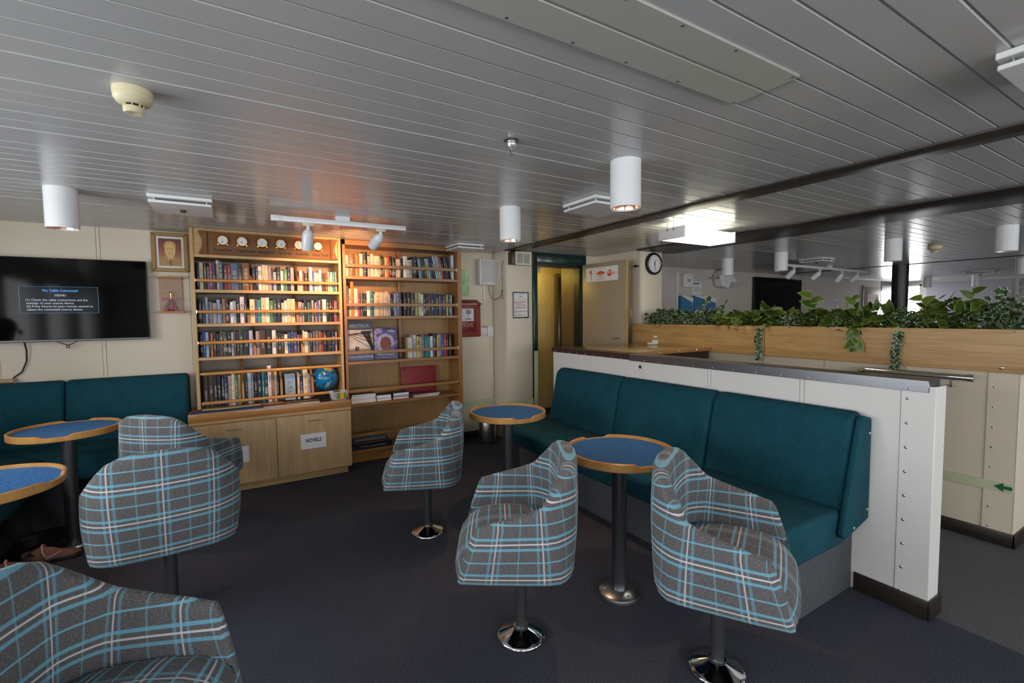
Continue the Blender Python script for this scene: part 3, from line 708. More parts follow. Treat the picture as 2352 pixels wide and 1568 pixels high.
# clock board
cl = thing('clock_board', 'carved walnut plaque naming six cities under six brass clocks', 'plaque', (.32, 4.545, 1.972))
part('board', MB().box(-.165, 4.530, 1.974, .805, 4.556, 2.152, .004), 'walnut', cl)
def fin(x0, s):
    ys = [1.972+.182*i/10 for i in range(11)]
    return MB().prism([(x0, ys[0]), (x0, ys[-1])] + [(x0+s*(.050 - .028*math.sin(math.pi*i/10)), ys[i]) for i in range(10, -1, -1)], 4.524, 4.556, 'y', .002, 1)
part('end_scroll', fin(-.165, -1), 'walnut', cl); part('end_scroll', fin(.805, 1), 'walnut', cl)
for x in (-.160, .800): part('pilaster', MB().cyl((x, 4.532, 1.974), (x, 4.532, 2.152), .012, n=12), 'walnut', cl)
part('ledge', MB().box(-.20, 4.520, 1.966, .84, 4.556, 1.975, .002), 'walnut', cl)
names = [('London', -.108, .125), ('CapeTown', .050, .135), ('Bangkok', .215, .118), ('Sydney', .365, .105), ('Seattle', .500, .108), ('New York', .640, .135)]
for s, x, wd in names: text(s, 'city_name', cl, 'ink', .036, (x, 4.5290, 1.990), XP, ZP, 'LEFT', width=wd, bold=.0007)
for x in (.033, .200, .345, .482, .624): part('dot', MB().cyl((x, 4.531, 2.002), (x, 4.529, 2.002), .003, n=8), 'ink', cl)
CT = ['six thirty', 'twenty to eight', 'twelve thirty', 'four thirty', 'ten thirty', 'one thirty']
for i, (cx, (n_, _, _)) in enumerate(zip((-.046, .093, .241, .384, .526, .684), names)):
    k = thing('brass_clock', 'small round brass clock above the carved word %s' % n_, 'clock', (cx, 4.530, 2.084), group='city clocks on the walnut plaque')
    part('case', MB().lathe([(0, .0), (.043, .0), (.046, .004), (.044, .010), (.038, .018), (.036, .022), (.0335, .022), (.0335, .018), (0, .018)], (0, 0, 0), 32, (0, -1, 0)), 'brass', k, w=False)
    part('dial', MB().cyl((0, -.0182, 0), (0, -.0195, 0), .0333, n=32), 'ink_white', k, w=False)
    mk = MB()
    for h in range(12):
        a = R(30*h); mk.obox((.027*math.sin(a), -.0200, .027*math.cos(a)), (.0018, .0006, .006), Matrix.Rotation(a, 3, 'Y'))
    part('hour_marks', mk, 'ink', k, w=False)
    ha = R((195, 230, 15, 130, 315, 45)[i]); ma = R(180)
    part('hour_hand', MB().obox((.007*math.sin(ha), -.0206, .007*math.cos(ha)), (.0026, .0006, .017), Matrix.Rotation(ha, 3, 'Y')), 'ink', k, w=False)
    part('minute_hand', MB().obox((.010*math.sin(ma), -.0210, .010*math.cos(ma)), (.0018, .0006, .024), Matrix.Rotation(ma, 3, 'Y')), 'ink', k, w=False)
    for a in (225, 315): part('lug', MB().cyl((.046*math.cos(R(a)), -.004, .046*math.sin(R(a))), (.046*math.cos(R(a)), -.014, .046*math.sin(R(a))), .006, n=10), 'brass', k, w=False)

# ================================================================== TALL BOOKCASE
TX0, TX1, TY = .908, 2.135, 4.600
tb_ = thing('bookcase', 'tall honey oak bookcase reaching from floor to ceiling beside the speaker', 'bookcase', (1.52, 4.75, 0))
TS = [1.822, 1.437, 1.000, .590, .130]
part('side_panel', MB().box(TX0, TY, 0, TX0+.028, YB-.002, 2.178, .002, 1), 'oak_red_z', tb_)
part('side_panel', MB().box(TX1-.045, TY, 0, TX1, YB-.002, 2.178, .002, 1), 'oak_red_z', tb_)
part('top_panel', MB().box(TX0, TY, 2.130, TX1, YB-.002, 2.178, .002, 1), 'oak_mid', tb_)
part('back_panel', MB().box(TX0+.028, YB-.012, .05, TX1-.045, YB-.002, 2.13), 'oak_back', tb_)
for z in TS: part('shelf', MB().box(TX0+.028, TY+.002, z-.014, TX1-.045, YB-.012, z+.014, .0015, 1), 'oak_mid', tb_)
for a, b in zip([2.13]+TS[:3], TS[:4]): part('centre_divider', MB().box(1.505, 4.825, b+.014, 1.530, YB-.012, a-.014 if a < 2.1 else 2.13), 'oak_red_z', tb_)
part('kick_board', MB().box(TX0+.028, TY+.09, 0, TX1-.045, TY+.108, .116), 'oak_red', tb_)
for z in (1.937, 1.562, 1.100, .728, .290):
    part('rail', MB().box(TX0+.030, TY+.004, z-.015, TX1-.055, TY+.016, z+.015, .002, 1), 'oak_mid', tb_)
    part('rail_bracket', MB().box(TX1-.056, TY+.001, z-.022, TX1-.046, TY+.022, z+.022, .002, 1), 'chrome', tb_)

# ================================================================== BOOKS
PAL = dict(n=(28, 34, 66), s=(92, 106, 132), b=(44, 70, 140), l=(150, 172, 200), k=(24, 23, 26), d=(66, 52, 46), g=(72, 122, 88), e=(36, 54, 50), t=(38, 120, 122), r=(178, 46, 40),
           m=(128, 62, 50), w=(222, 216, 214), c=(214, 196, 164), y=(182, 160, 84), o=(222, 110, 40), p=(74, 62, 124), v=(164, 148, 158), G=(104, 108, 116), B=(128, 88, 60), P=(166, 54, 92))
CN = dict(n='navy', s='slate blue', b='bright blue', l='pale blue', k='black', d='dark brown', g='green', e='dark green', t='teal', r='red', m='rust red', w='white', c='cream', y='mustard', o='orange', p='purple', v='mauve grey', G='grey', B='brown', P='crimson')
ORDN = 'first second third fourth fifth sixth seventh eighth ninth tenth eleventh twelfth thirteenth fourteenth fifteenth sixteenth seventeenth eighteenth nineteenth'.split()
def ordinal(i):
    if i <= 19: return ORDN[i-1]
    tens = {2: 'twent', 3: 'thirt', 4: 'fort', 5: 'fift'}[i//10]
    return tens+'ieth' if i % 10 == 0 else tens+'y-'+ORDN[i % 10-1]
BCACHE = {}
def book_mesh(wd, ht, dp=.155):
    """standing book, spine towards -y at y=0; x 0..wd, z 0..ht; cover boards, rounded spine and recessed page block"""
    key = (round(wd, 3), round(ht, 3), round(dp, 3))
    if key in BCACHE: return BCACHE[key]
    bm = bmesh.new(); uvl = bm.loops.layers.uv.new('UVMap'); wd -= .0012; t = min(.0022, wd*.16); bul = min(.005, wd*.16)
    out = [(0, dp), (0, .004)] + [(wd*k/4, .004 - bul*math.sin(math.pi*k/4)) for k in range(1, 4)] + [(wd, .004), (wd, dp)]
    A = [bm.verts.new((x, y, 0)) for x, y in out]; B = [bm.verts.new((x, y, ht)) for x, y in out]
    def fc(vs, uvs, mi=0):
        f = bm.faces.new(vs); f.material_index = mi
        for l, u in zip(f.loops, uvs): l[uvl].uv = u
    for i in range(len(out)-1):
        us = [0 if i == 0 else out[i][0]/wd, 1 if i == len(out)-2 else out[i+1][0]/wd]
        if i in (0, len(out)-2): us = [.05, .05]
        fc((A[i], A[i+1], B[i+1], B[i]), ((us[0], 0), (us[1], 0), (us[1], 1), (us[0], 1)))
    # cover thickness rim + page block set back 3 mm
    inn = [(t, dp-.003), (t, .007), (wd-t, .007), (wd-t, dp-.003)]; h2 = ht-.0035
    o4 = [B[0], B[1], B[5], B[6]]; rim = [bm.verts.new((x, y if y < .1 else dp, ht)) for x, y in inn]
    fc((o4[0], o4[1], rim[1], rim[0]), [(.05, .99)]*4); fc((o4[1], B[2], B[3], B[4], o4[2], rim[2], rim[1]), [(.05, .99)]*7); fc((o4[2], o4[3], rim[3], rim[2]), [(.05, .99)]*4)
    pg = [bm.verts.new((x, y, h2)) for x, y in inn]; pb = [bm.verts.new((x, y, .003)) for x, y in inn]
    fc(pg, [(0, 0)]*4, 1); fc((pb[0], pg[0], pg[3], pb[3]), [(0, 0)]*4, 1)
    fc((rim[0], rim[1], pg[1], pg[0]), [(.05, .99)]*4); fc((rim[1], rim[2], pg[2], pg[1]), [(.05, .99)]*4); fc((rim[2], rim[3], pg[3], pg[2]), [(.05, .99)]*4)
    fc(A[::-1], [(.05, .01)]*len(A))
    me = bpy.data.meshes.new('book'); bm.to_mesh(me); bm.free(); me.materials.append(MT['book']); me.materials.append(MT['pages']); BCACHE[key] = me; return me
def shade(c):
    a = srgb(*PAL[c]); f = random.uniform(.82, 1.15); return tuple(min(1, q*f*random.uniform(.94, 1.06)) for q in a)
def desc(wd, ht, big):
    return ('thick ' if wd > .034 else 'slim ' if wd < .0165 else '') + ('tall ' if ht > big*1.0 else 'short ' if ht < big*.80 else '')
def row(segs, z, y, big, where, group, end):
    """segs: list of (x start, x end, token string); books are squeezed or spread to fill"""
    i = 0
    for x0, x1, s in segs:
        x0 += .004; x1 -= .004
        toks = s.split(); ws = [int(q[1:].split('/')[0])/1000 for q in toks]; sc = (x1-x0)/sum(ws); x = x0
        for q, w_ in zip(toks, ws):
            i += 1; c = q[0]; ht = int(q.split('/')[1])/1000; wd = w_*sc
            o = link('book', book_mesh(wd, ht, random.choice((.13, .14, .15))), None); o.location = (x, y+random.uniform(-.006, .012), z); o.rotation_euler = (0, random.uniform(-.006, .006), 0)
            o.color = (*shade(c), 1)
            tag(o, '%s%s book, %s from the %s end, %s' % (desc(wd, ht, big), CN[c], ordinal(i), end, where), 'book', group); x += wd
L0, L1 = BX0+.026, BX1-.028
row([(L0+.004, .142, 'n19/222 c29/222 d26/222 G17/192 P22/222 n26/218 c22/246 s28/236 m36/205 m23/214 s55/226 e28/206 B55/234'),
     (.157, .490, 'n24/208 n22/210 w28/210 c27/224 c23/222 v27/212 d13/203 l26/166 k35/212 w23/178 g35/193 n23/222 v28/208'),
     (.529, L1, 'w23/185 r15/165 k32/165 d13/170 w26/220 b13/185 w24/173 v15/170 w22/202 d18/167 d15/168 m21/170 c15/183 c8/150 w21/182 t21/188 v14/187')],
    SZ[1]+.0127, 4.60, .21, 'top shelf under the clocks', 'books on the top shelf under the clock board', 'television')
row([(L0+.004, .112, 'n27/200 d24/205 l19/218 G13/180 G20/178 v30/170 l27/198 G12/165 B29/206 k17/220 b13/160 w20/180 l25/188 k29/224 w33/224 n18/215'),
     (.127, .493, 'c34/204 p17/208 t26/202 c29/218 w29/219 g27/195 e24/205 n34/215 c20/175 w19/195 c30/210 c30/210'),
     (.511, L1, 'v34/183 v15/175 k30/203 t20/182 d20/175 v17/198 k15/200 c13/180 p20/198 l12/198 d23/196 w36/208 k27/204 k27/204 k17/190 P20/198 G15/190')],
    SZ[2]+.0127, 4.60, .21, 'second shelf under the clocks', 'books on the second shelf under the clock board', 'television')
row([(L0+.008, .148, 'k16/205 b20/215 l22/205 k14/205 o12/200 k30/208 d12/190 G10/190 d22/215 e32/205 k25/207 l17/200 d22/208 k20/205 e31/225 k40/212 l28/212'),
     (.163, .518, 'v28/205 d45/212 k48/216 w30/210 d18/190 e20/185 d27/180 w25/170 b27/185 d20/205 p30/185 G15/165'),
     (.540, L1-.012, 'w10/200 c29/190 G20/180 k24/200 G15/195 m12/195 G22/198 B24/192 r12/180 k34/195 e18/185 k20/190 n32/188 v19/183')],
    SZ[3]+.0127, 4.60, .205, 'third shelf under the clocks', 'books on the third shelf under the clock board', 'television')
row([(L0+.012, .046, 'd36/270 d38/270 k27/262 k27/262 n24/265 n24/265 v29/255 c24/268 t22/255 y25/258'),
     (.066, .340, 'e20/255 l32/268 G17/270 k30/255 n32/274 t22/268 n26/265 w30/325 B21/278 c20/278 n18/255'),
     (.378, .474, 'l95/232'), (.482, .600, 'c16/240 n23/215 c33/292 v18/222')],
    .700, 4.615, .27, 'lowest shelf of the clock bookcase', 'large books standing on the cabinet top', 'television')
U0, U1 = TX0+.032, TX1-.05
row([(U0, 1.512, 'w28/206 B58/216 o35/216 w30/226 k38/244 v27/206 c25/228 l12/212 c45/212 e20/220 d18/188 y28/202 r18/216 k23/218 k33/198 c18/190 c26/195 k16/205'),
     (1.517, 1.668, 'w45/226 c42/188 l22/198 k50/224')],
    TS[0]+.0142, 4.665, .225, 'top shelf of tall bookcase', 'upright books on the top shelf of the tall bookcase', 'clock-board')
row([(U0, 1.502, 'c8/284 s18/293 c16/268 o27/335 w30/270 P22/238 g15/230 k12/226 k25/226 w30/248 t33/246 c12/218 c38/238 c36/238 c14/230 c32/246 w12/223 n18/223 n16/223 w18/228 s38/246 d18/248'),
     (1.506, 2.06, 'k35/240 k40/242 d45/236 y32/240 g12/236 w22/240 c25/226 n28/233 k28/226 B25/230 n40/236 l12/232 k40/226 G18/216 n25/226 n38/226 y20/222 n15/228 g20/222 l15/222')],
    TS[1]+.0142, 4.665, .245, 'second shelf of tall bookcase', 'books on the second shelf of the tall bookcase', 'clock-board')
row([(1.548, 2.04, 'c22/212 w22/212 l15/205 w35/236 y38/222 c18/212 G40/232 t20/222 t22/222 t22/220 w30/218 n45/246 y30/232 l22/236 b32/236 r38/236 k22/236 k30/236')],
    TS[2]+.0142, 4.665, .235, 'third shelf of tall bookcase', 'books on the third shelf of the tall bookcase', 'centre-divider')
# leaning row at the end of the tall bookcase's top shelf
x = 1.690
for i, (c, wd, ht) in enumerate([('l', 18, 205), ('g', 16, 212), ('n', 20, 205), ('n', 26, 208), ('y', 22, 215), ('l', 20, 215), ('n', 26, 235), ('n', 24, 240), ('l', 24, 245), ('y', 14, 240), ('l', 24, 248), ('r', 18, 244), ('n', 18, 246), ('d', 20, 246), ('n', 20, 250)]):
    wd /= 1000; ht /= 1000; lean = R(-6-min(6, i*.9)+ (4 if i > 12 else 0))
    o = link('book', book_mesh(wd, ht, .15), None); o.color = (*shade(c), 1); o.rotation_euler = (0, lean, 0)
    o.location = (x, 4.665, TS[0]+.0145 ); x += wd/math.cos(lean)+.0016
    tag(o, '%s leaning book, %s of the tilted row on the top shelf of tall bookcase' % (CN[c], ordinal(i+1)), 'book', 'leaning books at the end of the tall bookcase')
o = link('book', book_mesh(.028, .262, .16), None); o.location = (2.052, 4.662, TS[0]+.0145); o.color = (*srgb(205, 205, 215), 1)
tag(o, 'upright white binder at the speaker end of the tall bookcase', 'binder')

# books lying flat
def flat_book(name, label, c, cx, cy, z, lx, ly, h, rz, cat='book', cover=None, spine=False):
    t = thing(name, label, cat, (cx, cy, z), R(rz)); th = min(.0025, h*.2)
    mat = MT[cover] if isinstance(cover, str) else cover or plain('cover_'+label[:14].replace(' ', '_'), srgb(*PAL[c]), .4)
    part('cover', MB().box(-lx/2, -ly/2, 0, lx/2, ly/2, th).box(-lx/2, -ly/2, h-th, lx/2, ly/2, h).box(-lx/2, -ly/2, 0, (lx/2 if spine else -lx/2+th), (-ly/2+th if spine else ly/2), h), mat, t, w=False)
    part('page_block', MB().box(-lx/2+th, -ly/2+.004, th, lx/2-.003, ly/2-.003, h-th), 'paper', t, w=False)
    return t
zt = TS[3]+.0145
for k, (c, h) in enumerate([('w', .017), ('w', .016), ('v', .017), ('w', .016), ('e', .018)]):
    flat_book('book', '%s paperback, %s from the bottom of the tallest flat pile' % (CN[c], ORDN[k]), c, 1.075, 4.70, zt, .235, .17, h, random.uniform(-2, 2)); zt += h+.0004
zt = TS[3]+.0145
for k, (c, h) in enumerate([('c', .024), ('n', .034)]):
    flat_book('book', '%s hardback, %s of the two-book flat pile beside the tallest pile' % (CN[c], ('lower', 'upper')[k]), c, 1.275, 4.70, zt, .15, .16, h, random.uniform(-3, 3)); zt += h+.0004
zt = TS[3]+.0145
for k, (c, h) in enumerate([('r', .022), ('d', .012), ('e', .030)]):
    flat_book('book', '%s book, %s in the flat pile next to the red folder' % (CN[c], ('bottom', 'middle', 'top')[k]), c, 1.445, 4.695, zt, .17, .15, h, random.uniform(-4, 4)); zt += h+.0004
zt = TS[3]+.0145
for k, c in enumerate('wlwmwm'):
    flat_book('magazine', '%s magazine, %s up in the thin pile before the red folder' % (CN[c], ORDN[k]), c, 1.72+.004*k, 4.70, zt, .27, .18, .005, random.uniform(-5, 5), 'magazine'); zt += .0054
zt = TS[4]+.0145
for k, (c, lx, nm, h) in enumerate([('k', .39, 'bottom', .050), ('d', .34, 'middle', .030), ('G', .30, 'top', .026)]):
    t = flat_book('atlas', '%s atlas, %s of the pile on the lowest shelf' % (CN[c], nm), c, 1.145-.012*k, 4.705, zt, lx, .20, h, 0, 'atlas', spine=True)
    if k == 0: text('ATLAS of the WORLD', 'lettering', t, 'ink_grey', .024, (1.03, 4.6048, zt+.014), XP, ZP, 'LEFT', width=.25)
    zt += h+.0005
rf = solo('red_folder', MB().obox((1.705, 4.805, TS[3]+.165), (.395, .022, .300), Matrix.Rotation(R(-4), 3, 'X'), .003), 'red_case', 'large dark red folder leaning against the back of the tall bookcase', 'folder', (1.705, 4.80, TS[3]+.0145))
part('emblem', MB().obox((1.545, 4.799, TS[3]+.292), (.024, .004, .016), Matrix.Rotation(R(-4), 3, 'X')), 'ink', rf)

# two big face-out books
def cover_mat(name, fn):
    t = NT(name); fn(t); return t.m
def arctica(t):
    g = t.coord('Generated'); s = t.new('ShaderNodeSeparateXYZ'); t.l.new(g, s.inputs[0]); n = t.noise(t.coord('Object', (1, 1, 1)), 14, 4, .6, .5)
    hill = t.f('LESS_THAN', s.outputs[2], t.f('ADD', .24, t.f('MULTIPLY', n, .12)))
    t.set(t.mix(hill, t.ramp(n, [(.3, (.40, .33, .29)), (.7, (.62, .55, .49))]), (.20, .17, .16)), .3)
ab = thing('photo_book', 'large Arctica photo book shown face out, ship rigging on its cover', 'book', (1.06, 4.66, TS[2]+.0142))
lean = Matrix.Rotation(R(-5), 3, 'X')
part('cover', MB().obox((1.065, 4.672, TS[2]+.0142+.196), (.250, .026, .386), lean, .002), cover_mat('arctica_cover', arctica), ab)
fy = lambda z: 4.658-.0006 - math.tan(R(-5))*0 + (z-(TS[2]+.21))*math.tan(R(5))
def onb(x0, x1, z0, z1, mat, par, nm, e=.0008):
    zc = (z0+z1)/2; return part(nm, MB().obox(((x0+x1)/2, fy(zc)-.0004, zc), (x1-x0, e, z1-z0), lean), mat, par)
NAVY = plain('print_navy', srgb(30, 38, 62), .35)
onb(.940, 1.190, 1.318, 1.402, NAVY, ab, 'title_band'); onb(.940, 1.190, 1.018, 1.088, plain('print_blue', srgb(44, 58, 104), .35), ab, 'bottom_band')
onb(1.075, 1.172, 1.272, 1.308, NAVY, ab, 'publisher_block')
up = (0, math.sin(R(5)), math.cos(R(5)))
text('ARCTICA', 'title', ab, 'ink_grey', .040, (1.06, fy(1.335)-.0016, 1.335), XP, up, 'CENTER', width=.19)
text('EXPLORATIONS', 'subtitle', ab, 'ink_white', .030, (1.065, fy(1.040)-.0016, 1.040), XP, up, 'CENTER', width=.235)
rg = MB()
def ln(p, q, w_): 
    d = Vector((q[0]-p[0], 0, q[1]-p[1])); a = math.atan2(d.x, d.z); c = ((p[0]+q[0])/2, (p[1]+q[1])/2)
    rg.obox((c[0], fy(c[1])-.001, c[1]), (w_, .0008, d.length), lean @ Matrix.Rotation(a, 3, 'Y'))
for p, q, w_ in [((.955, 1.27), (1.185, 1.30), .012), ((.96, 1.268), (1.16, 1.14), .004), ((.975, 1.272), (1.17, 1.19), .004), ((1.0, 1.275), (1.185, 1.235), .005), ((1.10, 1.29), (1.19, 1.12), .026), ((1.14, 1.30), (1.188, 1.09), .03),
                 ((1.025, 1.10), (1.025, 1.155), .018), ((1.045, 1.14), (1.035, 1.10), .004), ((1.045, 1.14), (1.060, 1.10), .004), ((1.045, 1.15), (1.045, 1.135), .014)]: ln(p, q, w_)
part('rigging_print', rg, 'ink', ab)
nb = thing('photo_book', 'face-out book on the native people of Chukotka, fur hood on its cover', 'book', (1.31, 4.66, TS[2]+.0142))
lean = Matrix.Rotation(R(-4), 3, 'X')
def fur(t):
    n = t.noise(t.coord('Object'), 16, 5, .7, .6); t.set(t.ramp(n, [(.3, srgb(40, 42, 86)), (.5, srgb(90, 84, 140)), (.7, srgb(196, 184, 210))]), .3)
part('cover', MB().obox((1.318, 4.672, TS[2]+.0142+.160), (.236, .022, .314), lean, .002), cover_mat('fur_cover', fur), nb)
fy = lambda z: 4.661-.0006 + (z-(TS[2]+.174))*math.tan(R(4)); up = (0, math.sin(R(4)), math.cos(R(4)))
def disc(cx, cz, rx, rz, e=.001, n=28): return MB().prism([(cx+rx*math.cos(2*math.pi*i/n), cz+rz*math.sin(2*math.pi*i/n)) for i in range(n)], fy(cz)-e-.0012, fy(cz)+.004, 'y')
part('hood_print', disc(1.315, 1.185, .088, .092), plain('hood', srgb(170, 162, 190), .5, 0, .3, .45, 45), nb)
part('face_print', disc(1.315, 1.172, .056, .072, .002), plain('face_tone', srgb(124, 76, 66), .5, 0, .3, .2, 20), nb)
onb(1.200, 1.436, 1.018, 1.085, plain('print_dusk', srgb(52, 50, 92), .35), nb, 'lower_band', .002)
text('Народы', 'title', nb, 'ink_white', .030, (1.33, fy(1.285)-.0030, 1.285), XP, up, 'LEFT', width=.085)
text('ЧУКОТКИ', 'title', nb, 'ink_grey', .028, (1.305, fy(1.255)-.0030, 1.255), XP, up, 'LEFT', width=.115)
text('Native people', 'title', nb, 'ink_white', .026, (1.225, fy(1.055)-.0030, 1.055), XP, up, 'LEFT', width=.175)
text('of CHUKOTKA', 'title', nb, 'ink_grey', .026, (1.235, fy(1.026)-.0030, 1.026), XP, up, 'LEFT', width=.185)

# things on the cabinet top
flat_book('book', 'wide photo book lying on the blue runner near the open rail', 'B', .33, 4.475, .6825, .285, .145, .016, 4)
flat_book('book', 'green-covered thin book with pale pages lying beside the wide photo book', 'e', .535, 4.480, .6825, .22, .14, .018, -3, cover=plain('olive_cover', srgb(96, 92, 62), .4))
flat_book('magazine', 'dark brochure under the clear plastic tub on the runner', 'n', .70, 4.475, .6825, .15, .12, .005, 8, 'magazine')
tub = thing('plastic_tub', 'clear plastic tub with green sprout print, holding a small black box', 'tub', (.815, 4.49, .684))
def frustum(cx, cy, z0, z1, a0, b0, a1, b1, t=.0025):
    mb = MB(); o = [[mb.bm.verts.new((cx+sx*a, cy+sy*b, z)) for sx, sy in ((-1, -1), (1, -1), (1, 1), (-1, 1))] for a, b, z in ((a0, b0, z0), (a1, b1, z1), (a1+.008, b1+.008, z1), (a1+.008, b1+.008, z1-.003))]
    for p, q in zip(o, o[1:]):
        for i in range(4): mb.bm.faces.new((p[i], p[(i+1) % 4], q[(i+1) % 4], q[i]))
    mb.bm.faces.new(o[0][::-1]); return mb
tubm = NT('tub_plastic'); tubm.set((.80, .83, .86), .15, 0, .5, Alpha=.38); MT['tub'] = tubm.m
part('shell', frustum(.815, 4.49, .684, .762, .060, .040, .075, .050), 'tub', tub)
part('sprout_print', MB().obox((.835, 4.443, .722), (.085, .001, .058), Matrix.Rotation(R(7), 3, 'X')), 'sprout', tub)
part('orange_label', MB().obox((.838, 4.441, .722), (.030, .001, .058), Matrix.Rotation(R(7), 3, 'X')), 'orange', tub)
solo('black_box', MB().box(.775, 4.475, .70, .83, 4.505, .765, .003), 'black', 'small black box inside the clear plastic tub', 'box', (.80, 4.49, .70))
# globe
def m_globe():
    t = NT('globe_map'); n = t.noise(t.coord('Object', (1, 1, 1), (0, 0, 1.2)), 9.5, 5, .55, .3); n2 = t.noise(t.coord('Object'), 26, 4)
    land = t.ramp(n2, [(.35, (.05, .20, .03)), (.5, (.34, .34, .05)), (.65, (.55, .30, .06))])
    sea = t.ramp(n2, [(.3, (.004, .08, .26)), (.7, (.01, .22, .48))])
    shore = t.mix(t.f('GREATER_THAN', n, .545), sea, (.30, .55, .60))
    t.set(t.mix(t.f('GREATER_THAN', n, .57), shore, land), .22); return t.m
gb = thing('globe', 'blue desk globe on a black stand in the clock bookcase', 'globe', (.733, 4.69, .700))
GC = Vector((.733, 4.69, .866)); ax = Vector((.40, 0, .92)).normalized()
mb = MB(); bmesh.ops.create_uvsphere(mb.bm, u_segments=40, v_segments=24, radius=.116, matrix=Matrix.Translation(GC)); part('ball', mb, m_globe(), gb)
pts = [GC + Matrix.Rotation(R(a), 3, 'Y') @ (ax*.128) for a in range(0, 181, 12)]
part('meridian_arm', MB().tube(pts, .0065, 8), 'black', gb)
part('foot', MB().lathe([(0, .018), (.02, .018), (.07, .006), (.075, 0), (0, 0)], (.70, 4.69, .700), 28), 'black', gb)
part('neck', MB().tube([(.695, 4.69, .715), (.690, 4.69, .74), (GC - ax*.128)], .009, 8), 'black', gb)

# ================================================================== WALL ITEMS
tv = thing('television', 'large black wall television showing a no cable message', 'television', (-1.15, 4.86, 1.28))
part('cabinet', MB().box(-1.72, 4.80, 1.284, -.588, 4.85, 1.914, .004), 'black', tv)
part('screen', MB().box(-1.714, 4.797, 1.300, -.594, 4.801, 1.908), 'screen', tv)
part('lower_bezel', MB().box(-1.72, 4.794, 1.282, -.586, 4.802, 1.298, .002), NT('dark_bezel').set((.12, .12, .13), .35, .6), tv)
part('wall_mount', MB().box(-1.30, 4.85, 1.45, -.95, 4.888, 1.75), 'black', tv)
ms = part('message_panel', MB().box(-1.338, 4.7962, 1.498, -.895, 4.7972, 1.698), NT('message_panel').set((.008, .010, .015), .12, 0, .10), tv)
fr = MB()
for a in ((-1.338, 1.498, -1.336, 1.698), (-.897, 1.498, -.895, 1.698), (-1.338, 1.498, -.895, 1.4995), (-1.338, 1.6965, -.895, 1.698)): fr.box(a[0], 4.7956, a[1], a[2], 4.7963, a[3])
part('message_border', fr, emit('screen_border', (.10, .22, .36), .6), tv)
for s, z, x, wd, mt, al, sz in [('No Cable Connected', 1.655, -1.112, .195, 'ink_blue', 'CENTER', .026), ('HDMI1', 1.620, -1.112, .060, 'ink_screen', 'CENTER', .023), ('(1) Check the cable connections and the', 1.586, -1.305, .345, 'ink_screen', 'LEFT', .022),
                            ('settings of your source device.', 1.562, -1.302, .265, 'ink_screen', 'LEFT', .022), ('(2) Press Source on your remote control to', 1.538, -1.302, .370, 'ink_screen', 'LEFT', .022), ('select the connected source device.', 1.514, -1.300, .310, 'ink_screen', 'LEFT', .022)]:
    text(s, 'message_line', tv, mt, sz, (x, 4.7955, z), XP, ZP, al, .0003, width=wd)
solo('tv_cable', MB().tube([(-1.34, 4.84, 1.29), (-1.335, 4.86, 1.22), (-1.34, 4.868, 1.14), (-1.37, 4.872, 1.06), (-1.42, 4.87, 1.016)], .005, 8), 'black', 'black cable dropping from the television to the oak ledge', 'cable', (-1.37, 4.86, 1.15))
solo('cable_knot', MB().tube([(-1.16, 4.83, 1.284), (-1.12, 4.83, 1.262), (-1.095, 4.83, 1.250), (-1.07, 4.83, 1.262), (-1.035, 4.83, 1.285)], .003, 6).tube([(-1.10, 4.83, 1.255), (-1.105, 4.83, 1.235), (-1.085, 4.83, 1.228), (-1.09, 4.83, 1.25)], .005, 6), 'black', 'knotted thin cable hanging under the television middle', 'cable', (-1.1, 4.83, 1.255))

# portrait in a gilt frame
pf = thing('portrait_frame', 'gilt-framed sepia portrait of a person in suit and tie', 'picture', (-.436, 4.88, 1.845))
def frame(par, nm, x0, x1, z0, z1, t, y0, y1, mat):
    for a in (((x0, z0), (x1, z0), (x1-t, z0+t), (x0+t, z0+t)), ((x0, z1), (x0+t, z1-t), (x1-t, z1-t), (x1, z1)), ((x0, z0), (x0+t, z0+t), (x0+t, z1-t), (x0, z1)), ((x1, z0), (x1, z1), (x1-t, z1-t), (x1-t, z0+t))):
        part(nm, MB().prism(list(a), y0, y1, 'y', .003, 1), mat, par)
frame(pf, 'moulding', -.556, -.305, 1.843, 2.168, .030, 4.858, 4.886, 'gold_frame')
part('mat_board', MB().box(-.528, 4.872, 1.870, -.333, 4.876, 2.142), 'paper', pf)
def sepia(t):
    s = t.new('ShaderNodeSeparateXYZ'); t.l.new(t.coord('Generated'), s.inputs[0])
    t.set(t.ramp(s.outputs[2], [(.2, srgb(176, 120, 60)), (.6, srgb(134, 66, 40)), (.95, srgb(104, 40, 30))]), .35)
part('print', MB().box(-.508, 4.870, 1.892, -.352, 4.8725, 2.120), cover_mat('sepia_print', sepia), pf)
def blob(cx, cz, rx, rz, y, n=28, p=2.2):
    return MB().prism([(cx+rx*abs(math.cos(a))**(2/p)*(1 if math.cos(a) > 0 else -1), cz+rz*abs(math.sin(a))**(2/p)*(1 if math.sin(a) > 0 else -1)) for a in [2*math.pi*i/n for i in range(n)]], y, 4.8705, 'y')
SEP = {k: plain('sepia_'+k, srgb(*c), .5) for k, c in dict(suit=(172, 138, 84), skin=(222, 184, 118), hair=(196, 158, 92), shirt=(206, 180, 132), tie=(136, 96, 66), line=(150, 104, 64)).items()}
part('suit_print', MB().prism([(-.506, 1.893), (-.354, 1.893), (-.354, 1.935), (-.385, 1.962), (-.410, 1.978), (-.447, 1.978), (-.475, 1.968), (-.506, 1.945)], 4.8698, 4.8706, 'y'), SEP['suit'], pf)
part('shirt_print', MB().prism([(-.432, 1.905), (-.452, 1.972), (-.408, 1.972), (-.424, 1.905)], 4.8694, 4.8706, 'y'), SEP['shirt'], pf)
